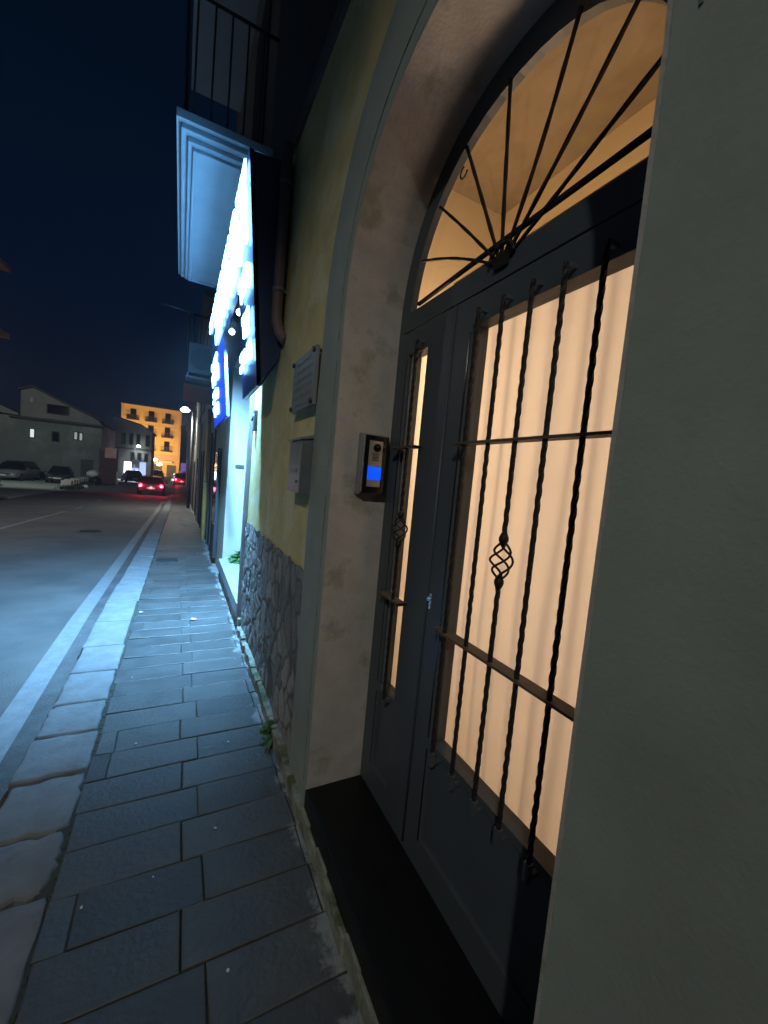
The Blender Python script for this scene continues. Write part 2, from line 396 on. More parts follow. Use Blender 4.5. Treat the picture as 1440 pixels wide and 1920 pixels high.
# manhole / drain cover
b = MB(); b.box(-.30,.03,7.55,7.80,gz(7.7)-.02,gz(7.7)+.012)
for k in range(7): b.box(-.27,.0,7.575+k*.03,7.59+k*.03,gz(7.7)+.012,gz(7.7)+.018)
P(b.build('drain_cover', K['dark_steel']), 'dark rectangular drain cover set in the pavement by the kerb', 'drain cover')
b = MB()
for k in range(20): b.tube([(-1.95+.22*math.cos(a), 12.2+.22*math.sin(a), gz(12.2)+RZ+.004) for a in (k*.314,(k+1)*.314)], .012, 5)
b.box(-2.15,-1.75,12.0,12.4,gz(12.4)+RZ-.02,gz(12.2)+RZ+.006)
P(b.build('manhole_cover', K['dark_steel']), 'small dark manhole cover in the asphalt lane', 'manhole cover')

# ------------------------------------------------------------------ near townhouse with arched door
AY, AZ = 1.018, 2.26            # arch centre
def arc(rx, rz, n=26):
    f = lambda v: math.copysign(abs(v)**.92, v) if abs(v) > 1e-9 else 0.0
    return [(AY+rx*f(math.cos(a)), AZ+rz*f(math.sin(a))) for a in [math.pi*k/n for k in range(n+1)]]
near = empty('townhouse', (WX, 1, 0), 'yellow plastered house with an arched grey doorway, nearest the camera', 'house')
def ch(mb, name, m, par):
    o = mb.build(name, m, par); 
    o.matrix_parent_inverse = Matrix.Translation(-Vector(near.location)) if False else Matrix.Identity(4)
    return o
# parts are modelled in world coordinates; shift their meshes into the parent's space
def part(mb, name, m, par, label=None):
    o = mb.build(name, m, par); off = Vector((0,0,0)); p = par
    while p is not None: off += Vector(p.location); p = p.parent
    o.data.transform(Matrix.Translation(-off))
    if label: o['label'] = label
    return o
TOP = 3.80
out = [(-5,-.4),(-5,TOP),(4.05,TOP),(4.05,-.4),(1.65,-.4)] + arc(.632,.70) + [(.386,-.4)]
b = MB(); b.prism([Vector((WX,y,z)) for y,z in out], (.288,0,0)); part(b, 'wall', K['plaster_yellow'], near)
# far end wall and roof line
b = MB(); b.box(.95,6,3.85,4.05,-.4,TOP); b.box(.95,6,-5,-4.8,-.4,TOP); b.box(5.8,6,-4.8,3.85,-.4,TOP); part(b, 'side_wall', K['plaster_yellow'], near)
b = MB()
b.prism([Vector((x,-5.1,z)) for x,z in ((WX-.02,TOP+.002),(WX-.02,TOP+.10),(6.1,TOP+1.0),(6.1,TOP+.002))], (0,8.1,0)); part(b, 'roof', K['roof'], near)
# arched surround: flat band 22 mm proud
b = MB()
ot = [(1.95,.0),(1.95,1.9)] + arc(.90,1.03) + [(.10,1.9),(.10,-.0)]
inn = [(1.65,.0),(1.65,1.9)] + arc(.632,.70) + [(.386,1.9),(.386,-.0)]
def dense(l, amp, sd):
    out_ = []
    for (a, c) in zip(l[:-1], l[1:]):
        n = max(1, int(math.hypot(c[0]-a[0], c[1]-a[1])/.03))
        for k in range(n): out_.append((a[0]+(c[0]-a[0])*k/n, a[1]+(c[1]-a[1])*k/n))
    out_.append(l[-1])
    return [(y+amp*noise.noise(Vector((y*16,z*16,sd))), z+amp*.6*noise.noise(Vector((y*16,z*16,sd+5)))) for y, z in out_]
def resample(l, n):
    d = [0]
    for a, c in zip(l[:-1], l[1:]): d.append(d[-1]+math.hypot(c[0]-a[0], c[1]-a[1]))
    r_ = []; k = 0
    for q in range(n):
        t = d[-1]*q/(n-1)
        while k < len(d)-2 and d[k+1] < t: k += 1
        f_ = (t-d[k])/max(1e-9, d[k+1]-d[k]); r_.append((l[k][0]+(l[k+1][0]-l[k][0])*f_, l[k][1]+(l[k+1][1]-l[k][1])*f_))
    return r_
def band(b, o, i, x0, x1):
    n = len(o); V = [[b.bm.verts.new((x,y,z)) for y,z in l] for x in (x0,x1) for l in (o,i)]
    for k in range(n-1):
        for q in ((V[0][k],V[0][k+1],V[1][k+1],V[1][k]),(V[2][k],V[2][k+1],V[3][k+1],V[3][k]),(V[0][k],V[0][k+1],V[2][k+1],V[2][k]),(V[1][k],V[1][k+1],V[3][k+1],V[3][k])):
            b.bm.faces.new(q)
    for k in (0,n-1): b.bm.faces.new((V[0][k],V[1][k],V[3][k],V[2][k]))
N_ = 220; band(b, dense(resample(ot,N_),.004,1)[:], dense(resample(inn,N_),.003,9)[:], WX-.022, WX+.01); 
part(b, 'arch_surround', K['plaster_grey'], near, 'smooth grey band around the arched doorway')
b = MB(); b.box(WX-.022,WX+.01,-5,.097,0,2.45); part(b, 'grey_wall_facing', K['plaster_grey'], near, 'grey painted wall face nearest the camera')
# thin groove line on the surround
b = MB()
g1 = [(1.695,.17),(1.695,1.9)] + arc(.672,.765); g2 = [(1.691,.17),(1.691,1.9)] + arc(.668,.761)
band(b, g1, g2, WX-.0245, WX-.02); part(b, 'surround_groove', K['ledge'], near)
# reveal lining (warm grey render), 6 mm thick
b = MB(); i2 = [(1.640,.17),(1.640,1.9)] + arc(.623,.691) + [(.395,1.9),(.395,.17)]
band(b, inn[:], i2, WX-.021, .888); part(b, 'reveal', K['jamb'], near, 'warm grey rendered door reveal')
# rubble stone plinth
rs = random.Random(5)
cells = []
yy = 1.95
for k in range(150): cells.append((rs.uniform(1.9,4.1), rs.uniform(-.05,1.2), rs.uniform(-.5,1), rs.random()))
b = MB(); NY, NZ = 240, 130
import array
col = []
vg = []
sc = []
for j in range(NZ+1):
    rowv = []
    for i in range(NY+1):
        y = 1.952 + (4.048-1.952)*i/NY; z = 1.13*j/NZ
        wy = y + .035*noise.noise(Vector((y*9,z*9,0))); wz = z + .035*noise.noise(Vector((y*9,z*9,7)))
        d1 = d2 = 9; c1 = None
        for c in cells:
            dx = (wy-c[0]); 
            if dx > .3 or dx < -.3: continue
            dzz = (wz-c[1])*.85; d = dx*dx+dzz*dzz
            if d < d1: d2 = d1; d1 = d; c1 = c
            elif d < d2: d2 = d
        e = math.sqrt(d2)-math.sqrt(d1); t = min(1, max(0, e/.026)); t = t*t*(3-2*t)
        hgt = t*(.006 + .004*c1[2] + .004*noise.noise(Vector((y*30,z*30,c1[3]*9))))
        edge = min(1, (1.13-z)/.02 + .0)
        top = 1.10 + .022*noise.noise(Vector((y*8,0,3)))
        if z > top: z = top
        rowv.append(b.bm.verts.new((WX-.004-hgt, y, z))); sc.append((c1[3], t))
    vg.append(rowv)
for j in range(NZ):
    for i in range(NY): b.bm.faces.new((vg[j][i],vg[j][i+1],vg[j+1][i+1],vg[j+1][i])).smooth = True
def stone_mat():
    m = mat('rubble stone', (.26,.265,.25), (.16,.165,.16), .85, 25, .6, 70); n = m.node_tree; L = n.links.new; bs = n.nodes['Principled BSDF']
    a = n.nodes.new('ShaderNodeAttribute'); a.attribute_name = 'stone'; s = n.nodes.new('ShaderNodeSeparateColor'); L(a.outputs['Color'], s.inputs[0])
    r = n.nodes.new('ShaderNodeValToRGB'); L(s.outputs[0], r.inputs[0]); el = r.color_ramp.elements
    el[0].position = 0; el[0].color = (.12,.123,.12,1); el[1].position = 1; el[1].color = (.42,.41,.37,1)
    for p, c in ((.35,(.18,.185,.18,1)),(.6,(.25,.25,.23,1)),(.85,(.33,.32,.285,1))): x = el.new(p); x.color = c
    src = bs.inputs['Base Color'].links[0].from_socket
    mu = n.nodes.new('ShaderNodeMixRGB'); mu.blend_type = 'MIX'; mu.inputs[0].default_value = .55; L(src, mu.inputs[1]); L(r.outputs[0], mu.inputs[2])
    mo = n.nodes.new('ShaderNodeMixRGB'); L(s.outputs[1], mo.inputs[0]); mo.inputs[1].default_value = (.085,.09,.085,1); L(mu.outputs[0], mo.inputs[2]); L(mo.outputs[0], bs.inputs['Base Color'])
    return m
o = part(b, 'stone_plinth', stone_mat(), near, 'dark rubble stone plinth under the yellow plaster')
ca = o.data.color_attributes.new('stone', 'FLOAT_COLOR', 'POINT')
for i, (a, t) in enumerate(sc): ca.data[i].color = (a, t, 0, 1)
b = MB()
for k in range(46):
    yk = -1.0+k*.11
    if yk+.11 > 4.05: break
    o_ = R.uniform(-.008,.008); b.box(WX-.045+o_, WX+.005, yk, yk+.112, -.02, .080+R.uniform(-.014,.010), .006)
part(b, 'base_ledge', K['ledge'], near, 'crumbling cement ledge at the foot of the wall')
# doorstep
b = MB(); b.box(WX-.030,.93,.386,1.638,.02,.17,.004)
part(b, 'doorstep', K['step'], near, 'black polished stone doorstep')

# ---- door: fixed frame, leaves, fanlight ---------------------------------------
D = .845; ZB, ZT = .175, 2.325
b = MB()
fr_o = [(1.636,ZB),(1.636,1.9)] + arc(.618,.687) + [(.400,1.9),(.400,ZB)]
fr_i = [(1.592,ZB),(1.592,1.9)] + arc(.540,.594) + [(.452,1.9),(.452,ZB)]
band(b, fr_o, fr_i, D, D+.028)
b.box(D-.004,D+.062,.455,1.589,2.245,2.325,.003)
b.box(D+.004,D+.06,.45,1.59,ZB-.004,ZB+.03)
door = part(b, 'door', K['iron_frame'], near, 'dark grey steel double door with barred glass and arched fanlight')
def leaf(y0, y1, py0, py1, gy0, gy1):      # leaf outer, bottom panel, glass opening
    b = MB(); z0, z1 = ZB+.032, 2.238; gz0, gz1 = .69, 2.14; x0, x1 = D-.008, D+.05
    b.box(x0,x1,y0,gy0,z0,z1,.003); b.box(x0,x1,gy1,y1,z0,z1,.003)
    b.box(x0+.001,x1,gy0,gy1,gz1,z1-.001,.002); b.box(x0+.001,x1,gy0,gy1,z0+.001,z0+.10,.002)
    b.box(x0+.016,x1-.006,gy0,gy1,z0+.10,gz0-.02)              # sunk panel
    b.box(x0+.002,x1,gy0,gy1,gz0-.03,gz0+.0,.002)
    for (a, c) in ((gy0,gy0+.012),(gy1-.012,gy1)): b.box(x0+.012,x1+.002,a,c,gz0,gz1)
    return part(b, 'door_leaf', K['iron_frame'], door)
for (y_, z0_, z1_) in ((1.109,.30,.655),(1.109,.70,2.12),(1.529,.31,.655),(1.529,.70,2.12)):  # near-black strips stand in for the shade in panel and glass gaps
    b = MB(); b.box(D-.0095,D-.006,y_,y_+.007,z0_,z1_); part(b, 'shade_gap_strip', K['black_gloss'], door)
lf = leaf(.456,1.205,0,0,.515,1.105); lf['label'] = 'wide main leaf of the door'
lf2 = leaf(1.211,1.588,0,0,1.375,1.525); lf2['label'] = 'narrow side leaf of the door'
b = MB(); b.tube([(D-.010,1.208,z) for z in (ZB+.04,1.2,2.236)], .005, 6); part(b, 'seam_strip', K['iron_frame'], door)
for (a, c) in ((.515,1.105),(1.375,1.525)):
    b = MB(); b.box(D+.026,D+.030,a,c,.69,2.14); part(b, 'glass_pane', K['glass'], door)
b = MB(); b.prism([Vector((D+.03,y,z)) for y,z in [(1.55,2.3)]+arc(.545,.600)[0:27]+[(.49,2.3)]], (.004,0,0)); part(b, 'glass_pane', K['glass'], door)
# fanlight rays (flat iron, slightly hammered)
hub = Vector((D-.008, .995, 2.283))
ends = [(1.478,2.505),(1.385,2.665),(1.245,2.79),(1.045,2.852),(.80,2.825),(.615,2.722),(.505,2.545)]
for i, (ey, ez) in enumerate(ends):
    n = 14; path = []
    for k in range(n+1):
        t = k/n; bow = math.sin(math.pi*t)*(.022 if i == 0 else .012)*(1 if i < 4 else -1)
        dy, dz = ey-hub.y, ez-hub.z; L = math.hypot(dy,dz)
        path.append((D-.008+.006*math.sin(t*3), hub.y+dy*t - dz/L*bow*-.6, hub.z+dz*t + dy/L*bow))
    b = MB(); b.tube(path, [.0060+.0007*math.sin(k*1.9) for k in range(n+1)], 4, sq=True); part(b, 'fan_ray', K['iron'], door)
b = MB()
for k in range(7):
    b.tube([(D-.012,hub.y+.052*math.cos(a),2.302+.045*math.sin(a)) for a in (math.pi*k/7, math.pi*(k+1)/7)], .007, 6)
b.box(D-.014,D,hub.y-.030,hub.y+.030,2.276,2.296,.003); part(b, 'fan_hub', K['iron'], door)
b = MB(); b.tube([(D+.004,1.50,2.345),(D+.004,1.0,2.368),(D+.004,.49,2.386)], .0085, 4, sq=True); part(b, 'fan_crossbar', K['iron'], door)
b = MB(); 
for k in range(9): b.tube([(D+.015,1.28+.02*math.cos(a),2.735+.02*math.sin(a)) for a in (3.3+k*.5,3.8+k*.5)], .003, 6)
part(b, 'hook', K['iron'], door)
# grille of the main leaf
GX = D-.040
def twisted(y, z0, z1, x=GX, r=.0076, gap=None):
    b = MB()
    segs = [(z0,z1)] if not gap else [(z0,gap[0]),(gap[1],z1)]
    for a, c in segs:
        n = int((c-a)/.0125); path = []; rr = []
        for k in range(n+1):
            t = a+(c-a)*k/n; path.append((x+.0005*math.sin(t*150), y+.0005*math.cos(t*150), t)); rr.append(r)
        plain = .06
        b.tube(path, rr, 5, twist=.42, sq=True)
    return b
bars = [1.040,.930,.822,.720,.615,.512]
for i, y in enumerate(bars):
    g = (1.345,1.475) if i == 2 else None
    b = twisted(y, .66, 2.165, gap=g); part(b, 'grille_bar', K['iron'], door)
def basket(y, z0, z1, x=GX, w=.027):
    b = MB(); n = 16
    for k in range(4):
        path = []
        for j in range(n+1):
            t = j/n; a = 2*math.pi*k/4 + t*math.pi*1.5; r = .004 + w*math.sin(math.pi*t)**.85
            path.append((x+r*math.cos(a), y+r*math.sin(a), z0+.012+(z1-z0-.024)*t))
        b.tube(path, .0034, 6)
    for zc in (z0+.004, z1-.004): b.tube([(x,y,zc-.018),(x,y,zc-.004),(x,y,zc+.004),(x,y,zc+.018)], [.008,.0135,.0135,.008], 8)
    return b
part(basket(.822, 1.345, 1.475), 'basket_twist', K['iron'], door)
def cross(y0, y1, z, x=GX):
    b = MB(); b.box(x-.012, x+.032, y0, y1, z-.004, z+.004, .001)
    for yy in (y0+.008, y1-.008): b.box(x-.016, D, yy-.008, yy+.008, z-.006, z+.006)
    return b
part(cross(.49,1.085,1.745), 'crossbar', K['iron_brown'], door); part(cross(.49,1.085,1.115), 'crossbar', K['iron_brown'], door)
for y in bars:
    b = MB(); b.box(GX-.007, D+.0, y-.006, y+.006, .655, .668, .001); b.box(GX-.009,GX+.009,y-.009,y+.009,.65,.70,.002); part(b, 'bar_foot', K['iron_frame'], door)
    b = MB(); b.box(GX-.006, D+.0, y-.005, y+.005, 2.158, 2.170, .001); part(b, 'bar_foot', K['iron_frame'], door)
# side leaf grille
for y in (1.405,):
    part(twisted(y, .68, 2.165, gap=(1.345,1.475) if y < 1.45 else None), 'grille_bar', K['iron'], door)
part(basket(1.405, 1.345, 1.475), 'basket_twist', K['iron'], door)
for z in (1.745,1.115): part(cross(1.345,1.52,z), 'crossbar', K['iron_brown'], door)
for y in (1.405,):
    b = MB(); b.box(GX-.007, D+.0, y-.006, y+.006, .675, .69, .001); part(b, 'bar_foot', K['iron_frame'], door)
    b = MB(); b.box(GX-.006, D+.0, y-.005, y+.005, 2.158, 2.170, .001); part(b, 'bar_foot', K['iron_frame'], door)
# lock
b = MB(); b.box(D-.014,D-.006,1.172,1.188,1.15,1.21,.003); b.tube([(D-.022,1.18,1.19),(D-.008,1.18,1.19)], .008, 12); part(b, 'lock', K['chrome'], door)

# ---- room behind the door
b = MB(); X0, X1, Y0, Y1, ZC = .893, 1.95, -.6, 2.36, 3.55
for (a,c,d,e_,f,g) in ((X1,X1+.05,Y0,Y1,0,ZC),(X0,X1,Y1,Y1+.05,0,ZC),(X0,X1,Y0-.05,Y0,0,ZC)): b.box(a,c,d,e_,f,g)
part(b, 'room_wall', K['room_wall'], near)
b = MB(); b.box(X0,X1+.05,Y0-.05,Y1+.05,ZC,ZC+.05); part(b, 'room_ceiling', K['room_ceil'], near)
b = MB(); b.box(X0,X1,Y0,Y1,.12,.17); part(b, 'room_floor', K['room_wall'], near)
b = MB(); b.box(.945,1.03,.30,1.40,2.20,2.42,.004); P(b.build('curtain_pelmet', K['pelmet']), 'brown pelmet behind the fanlight glass above the curtains', 'pelmet')
def curtain(y0, y1, label, ph):
    b = MB(); n = int((y1-y0)*160); z0, z1 = .45, 2.2; rows = []
    for j in range(13):
        z = z0+(z1-z0)*j/12; row = []
        for i in range(n+1):
            y = y0+(y1-y0)*i/n
            am = .007*(1.25-.8*j/12); x = .925 + am*math.sin(y*75+ph+.8*noise.noise(Vector((y*6,z*1.2,ph)))*3) + .006*noise.noise(Vector((y*20,z,2)))
            row.append(b.bm.verts.new((x,y,z)))
        rows.append(row)
    for j in range(12):
        for i in range(n): b.bm.faces.new((rows[j][i],rows[j][i+1],rows[j+1][i+1],rows[j+1][i])).smooth = True
    return P(b.build('curtain', K['curtain']), label, 'curtain', 'curtains behind the door glass')
curtain(.42, 1.19, 'wide pale pleated curtain behind the main door leaf', 0)
curtain(1.25, 1.62, 'narrow strip of pale curtain behind the side door leaf', 2)
light('room_lamp_wall', 'AREA', (X1-.03,.85,1.62), 12.5, (1,.79,.66), 1.3, (0,rad(90),0), None, 1.5)
light('room_lamp_ceiling', 'POINT', (1.42,1.92,2.10), 30, (1,.69,.42), .12)

# ---- things on the near wall
o = empty('intercom', (.757,1.64,1.54), 'slim black video intercom with a lit blue panel on the door reveal', 'intercom')
b = MB(); b.box(.690,.824,1.610,1.6405,1.535,1.803,.004); part(b, 'back_plate', K['box_grey'], o)
b = MB(); b.box(.697,.817,1.590,1.610,1.542,1.796,.006); part(b, 'bezel', K['black_gloss'], o)
b = MB(); b.box(.6965,.7005,1.586,1.606,1.545,1.793); part(b, 'edge_trim', K['chrome'], o)
b = MB(); b.box(.722,.786,1.586,1.5905,1.572,1.772,.001); part(b, 'face_plate', K['alu'], o)
b = MB(); b.tube([(.757,1.578,1.742),(.757,1.587,1.742)], .017, 20); b.ball((.757,1.579,1.742), .011, seg=12); part(b, 'camera_lens', K['black_gloss'], o)
b = MB(); b.box(.7215,.7865,1.583,1.5865,1.602,1.660,.001); part(b, 'lit_name_panel', K['blue_lcd'], o)
b = MB()
for k in range(5): b.box(.738,.770,1.5845,1.5862,1.686+k*.007,1.689+k*.007)
part(b, 'speaker_grille', K['black_gloss'], o)

o = empty('letterbox', (WX,1.86,1.50), 'grey metal letterbox mounted on the yellow wall below the plaque', 'letterbox')
b = MB(); b.prism([Vector((x,1.970,z)) for x,z in ((WX,1.490),(.532,1.505),(.532,1.772),(WX,1.785))], (0,.225,0)); part(b, 'box', K['box_dark'], o)
b = MB(); b.box(.526,.5325,1.966,2.200,1.505,1.765,.002); part(b, 'front_door', K['box_grey'], o)
b = MB(); b.prism([Vector((x,1.960,z)) for x,z in ((WX,1.786),(.518,1.770),(.516,1.780),(WX,1.802))], (0,.245,0)); part(b, 'lid', K['box_grey'], o)
b = MB(); b.tube([(.523,2.02,1.56),(.5265,2.02,1.56)], .008, 12); part(b, 'keyhole', K['dark_steel'], o)
b = MB(); b.box(.524,.527,2.03,2.14,1.605,1.625); part(b, 'name_slot', K['box_dark'], o)

o = empty('plaque', (WX,2.15,1.95), 'pale stone plaque with faint lettering bolted to the yellow wall above the letterbox', 'plaque')
b = MB(); b.box(WX-.042,WX-.022,1.955,2.385,1.945,2.235,.003); part(b, 'slab', K['plaque'], o)
for (y, z) in ((1.975,1.965),(1.975,2.215),(2.365,1.965),(2.365,2.215)):
    b = MB(); b.tube([(WX,y,z),(WX-.048,y,z)], .009, 10); b.tube([(WX-.046,y,z),(WX-.056,y,z)], [.015,.012], 12); part(b, 'bolt', K['bolt'], o)
for r_ in range(6):       # worn engraved lines: strokes only, illegible in the photograph
    b = MB(); z = 2.205-.045*r_; y = 2.35 - (.05 if r_ in (0,5) else 0)
    while y > 2.0 + (.05 if r_ in (0,5) else 0):
        w = R.uniform(.006,.016); b.box(WX-.0435,WX-.0418,y-w,y,z-.016,z-.016+R.choice((.010,.014,.017))); y -= w+R.choice((.005,.006,.016))
    part(b, 'text_line', K['plaque_ink'], o)
# small dark box on the yellow wall next to the shop corner, wall pipe
b = MB(); b.box(WX-.03,WX,3.83,3.90,1.95,2.14,.004); b.tube([(WX-.03,3.865,2.10),(WX-.045,3.865,2.04)], .008, 8)
P(b.build('junction_box', K['box_dark']), 'small narrow junction box on the yellow wall under the shop sign', 'junction box')
# downpipe with elbow
o = empty('downpipe', (WX,3.2,2.5), 'pinkish downpipe bending into the yellow wall beside the shop sign', 'downpipe')
b = MB(); px = WX-.055
b.tube([(px,2.95,3.80),(px,2.95,3.3),(px,2.95,2.72),(px+.002,2.945,2.64),(px+.02,2.92,2.56),(px+.06,2.88,2.50)], .038, 14); part(b, 'pipe', K['pipe_tan'], o)
for z in (2.85,3.55):
    b = MB(); b.tube([(px,2.95,z-.012),(px,2.95,z+.012)], .043, 14); b.box(px,WX,2.94,2.96,z-.01,z+.01); part(b, 'pipe_clip', K['pipe_grey'], o)

def weed(name, loc, n, L, label, seed, wall=1):
    rs = random.Random(seed); b = MB()
    for k in range(n):
        a = rs.uniform(math.pi*.5, math.pi*1.5) if wall else rs.uniform(0,6.28); l = L*rs.uniform(.5,1.1); el = rs.uniform(.3,1.35)
        d = Vector((math.cos(a)*math.cos(el), math.sin(a)*math.cos(el), math.sin(el))); side = d.cross(Vector((0,0,1))).normalized(); m = 7; pv = None
        for j in range(m+1):
            t = j/m; p = Vector(loc) + d*l*t - Vector((0,0,1))*l*.45*t*t; w = L*.085*math.sin(math.pi*min(1,t*.9+.12))*rs.uniform(.8,1.2)
            q = (b.bm.verts.new(p-side*w), b.bm.verts.new(p+side*w+Vector((0,0,w*.4))))
            if pv: b.bm.faces.new((pv[0],pv[1],q[1],q[0])).smooth = True
            pv = q
            if j in (2,3,4,5):      # side leaflets
                for s in (-1,1):
                    e1 = p+side*s*L*.22*(1-t*.6)+d*L*.05-Vector((0,0,L*.04)); wv = d*L*.035
                    b.bm.faces.new([b.bm.verts.new(x) for x in (p-wv*.5, p+wv, e1+wv*.3, e1-wv*.3)])
    return P(b.build(name, K['leaf'], recalc=False), label, 'plant')
weed('fern', (WX-.03,2.28,.03), 26, .15, 'small green fern growing at the foot of the stone plinth', 3)
weed('weed_bush', (.86,5.95,.28), 60, .30, 'bright green weed growing in the corner of the lit shop recess', 4)

# ------------------------------------------------------------------ shop building with lit sign
shop = empty('shop_building', (WX,6,0), 'white plastered shop building with a recessed entrance under the lit blue sign', 'building')
b = MB()
b.box(WX,4.0,6.15,6.40,.0,3.0)
part(b, 'recess_wall', K['white_plaster'], shop, 'pale plastered jamb of the shop recess')
b = MB(); b.box(WX,WX+.12,4.055,4.13,-.05,2.999); part(b, 'corner_post', K['white_plaster'], shop)
b = MB(); b.box(1.55,1.65,4.13,6.15,.0,3.0); b.box(1.53,1.55,4.5,5.8,.27,2.3); part(b, 'shop_door', K['box_dark'], shop)
b = MB(); b.box(WX,6,4.06,8.2,3.0,9.2); part(b, 'upper_wall', K['tan'], shop)
b = MB(); b.box(WX+.004,6,6.40,8.2,-.5,3.0); part(b, 'lower_wall', K['tan'], shop)
b = MB(); b.box(WX-.05,1.6,4.06,6.15,.13,.27,.006); part(b, 'threshold', K['sill'], shop)
b = MB(); b.box(WX-.035,1.0,4.0,6.20,-.05,.129,.01); part(b, 'plinth', K['ledge'], shop)
b = MB(); b.box(WX-.04,WX+.0,4.045,4.10,.2,3.0,.006); part(b, 'corner_pipe', K['pipe_grey'], shop)
b = MB(); b.box(.70,.82,6.13,6.149,1.60,1.65,.003); part(b, 'number_plate', K['dark_steel'], shop)
b = MB(); b.box(WX-.25,6.1,4.0,8.3,9.2,9.4); part(b, 'roof', K['roof'], shop)
for (y0, z0) in ((6.7,4.6),(4.6,4.6),(4.6,7.5),(6.7,7.5)):
    b = MB(); b.box(WX-.02,WX+.0,y0,y0+.9,z0-.02,z0+2.0); part(b, 'window', K['shutter'], shop)
# moulded balcony slab lit from below
b = MB(); z = 4.26
steps = [(0,.0,.05),(.05,-.0,.0),(.11,.0,0)]
XO, YA, YB = -.16, 3.92, 6.95
b.box(XO,WX,YA,YB,z+.10,z+.17,.006)
b.box(XO+.035,WX,YA+.04,YB-.04,z+.055,z+.10,.012)
b.box(XO+.09,WX,YA+.10,YB-.10,z+.015,z+.055,.008)
fr = .155
b.box(XO+.13,XO+.13+.035,YA+.15,YB-.15,z-.015,z+.015,.006); b.box(XO+.165,WX,YA+.15,YA+.185,z-.015,z+.015,.006); b.box(XO+.165,WX,YB-.185,YB-.15,z-.015,z+.015,.006)
part(b, 'balcony_slab', K['moulding'], shop, 'moulded balcony slab glowing blue from the sign below')
b = MB()
for k in range(22): b.tube([(XO+.05,YA+.06+k*.138,z+.17),(XO+.05,YA+.06+k*.138,z+1.1)], .0055, 6)
b.tube([(WX,YA+.05,z+1.1),(XO+.05,YA+.05,z+1.1),(XO+.05,YB-.05,z+1.1),(WX,YB-.05,z+1.1)], .015, 6)
for k in range(5): b.tube([(XO+.12+k*.13,YA+.05,z+.17),(XO+.12+k*.13,YA+.05,z+1.1)], .008, 6)
part(b, 'balcony_railing', K['dark_steel'], shop)
b = MB(); b.box(-.12,WX,4.4,7.4,7.25,7.42,.02); part(b, 'upper_balcony_slab', K['moulding'], shop)
b = MB()
for k in range(24): b.tube([(-.08,4.45+k*.127,7.42),(-.08,4.45+k*.127,8.35)], .009, 5)
b.tube([(-.08,4.45,8.35),(-.08,7.35,8.35)], .015, 6); part(b, 'upper_balcony_railing', K['dark_steel'], shop)

# the sign: an inverted U panel leaning out over the pavement
sa, sb_ = Vector((.45,0,2.19)), Vector((.31,0,3.70)); SU = (sb_-sa).normalized(); SN = Vector((-SU.z,0,SU.x))   # SN points to the street
def sp(y, v, o=0.0): return sa + SU*v + SN*o + Vector((0,y,0))
sign = empty('shop_sign', (.45,4.9,2.19), 'large blue shopfront sign with glowing white letters leaning out over the pavement', 'sign')
U = [(3.0,.0),(3.0,1.53),(6.95,1.53),(6.95,.0),(5.05,.0),(5.05,.93),(3.72,.93),(3.72,.0)]
b = MB(); b.prism([sp(y,v) for y,v in U], SN*-.03); part(b, 'sign_face', K['sign_face'], sign)
b = MB()
b.prism([Vector((x,3.0,z)) for x,z in ((.452,2.19),(.312,3.70),(WX-.002,3.73),(WX-.002,2.42))], (0,.03,0))
b.prism([Vector((x,3.69,z)) for x,z in ((.50,2.23),(.41,3.10),(WX-.002,3.10),(WX-.002,2.42))], (0,.03,0))
b.prism([sp(3.03,-.001,-.03), sp(3.70,-.001,-.03), Vector((WX-.003,3.70,2.41)), Vector((WX-.003,3.03,2.41))], (0,0,.012))
part(b, 'sign_side', K['sign_side'], sign)
b = MB(); b.prism([sp(y,v,.004) for y,v in ((5.06,.01),(6.9,.01),(6.9,.92),(5.06,.92))], SN*-.006); part(b, 'lit_panel', K['blue_panel'], sign)
def glyph(y0, y1, v0, v1, m, kind):
    b = MB(); w = y1-y0; h = v1-v0; t = min(w,h)*.34
    def bar(a, c, e, f): b.prism([sp(y0+w*a,v0+h*e,.012), sp(y0+w*c,v0+h*e,.012), sp(y0+w*c,v0+h*f,.012), sp(y0+w*a,v0+h*f,.012)], SN*.014)
    if kind == 0:      # ring
        n = 20; pts = [((y0+y1)/2+(w/2-t/2)*math.cos(6.2832*k/n), (v0+v1)/2+(h/2-t/2)*math.sin(6.2832*k/n)) for k in range(n+1)]
        b.tube([sp(y,v,.016) for y,v in pts], t/2.4, 6)
    elif kind == 1: bar(0,.34,0,1); bar(.34,1,.62,1)
    elif kind == 2: bar(.33,.67,0,1)
    elif kind == 3: bar(0,.36,0,1); bar(.36,1,0,.34); bar(.36,.9,.62,.95)
    elif kind == 4: bar(0,1,.66,1); bar(.3,.7,0,.66)
    elif kind == 5: b.ball(sp((y0+y1)/2,(v0+v1)/2,.04), 1, seg=14, sc=(.03,w/2,h/2))
    return part(b, 'letter', m, sign)
y = 3.07
while y < 6.75:                      # top row
    w = R.choice((.14,.17,.19)); glyph(y, y+w, 1.385, 1.50, K['letter'], R.choice((0,1,3,4,3))); y += w+.028
y = 3.08
while y < 5.85:                       # big name
    w = R.choice((.26,.30,.22)); glyph(y, y+w, 1.0, 1.34, K['letter'], R.choice((0,1,3,3,4))); y += w+.04
def cluster(y0, y1, v0, v1, kinds):
    w = (y1-y0)/len(kinds)
    for q, kd in enumerate(kinds): glyph(y0+q*w+w*.08, y0+(q+1)*w-w*.06, v0+(.02 if q % 2 else 0), v1, K['letter_dim'], kd)
if 0: glyph(3.05,3.58,.70,.88,K['letter_dim'],5); glyph(3.12,3.43,.40,.57,K['letter_dim'],5); glyph(3.05,3.30,.20,.34,K['letter_dim'],3); glyph(3.32,3.66,.21,.31,K['letter_dim'],3)
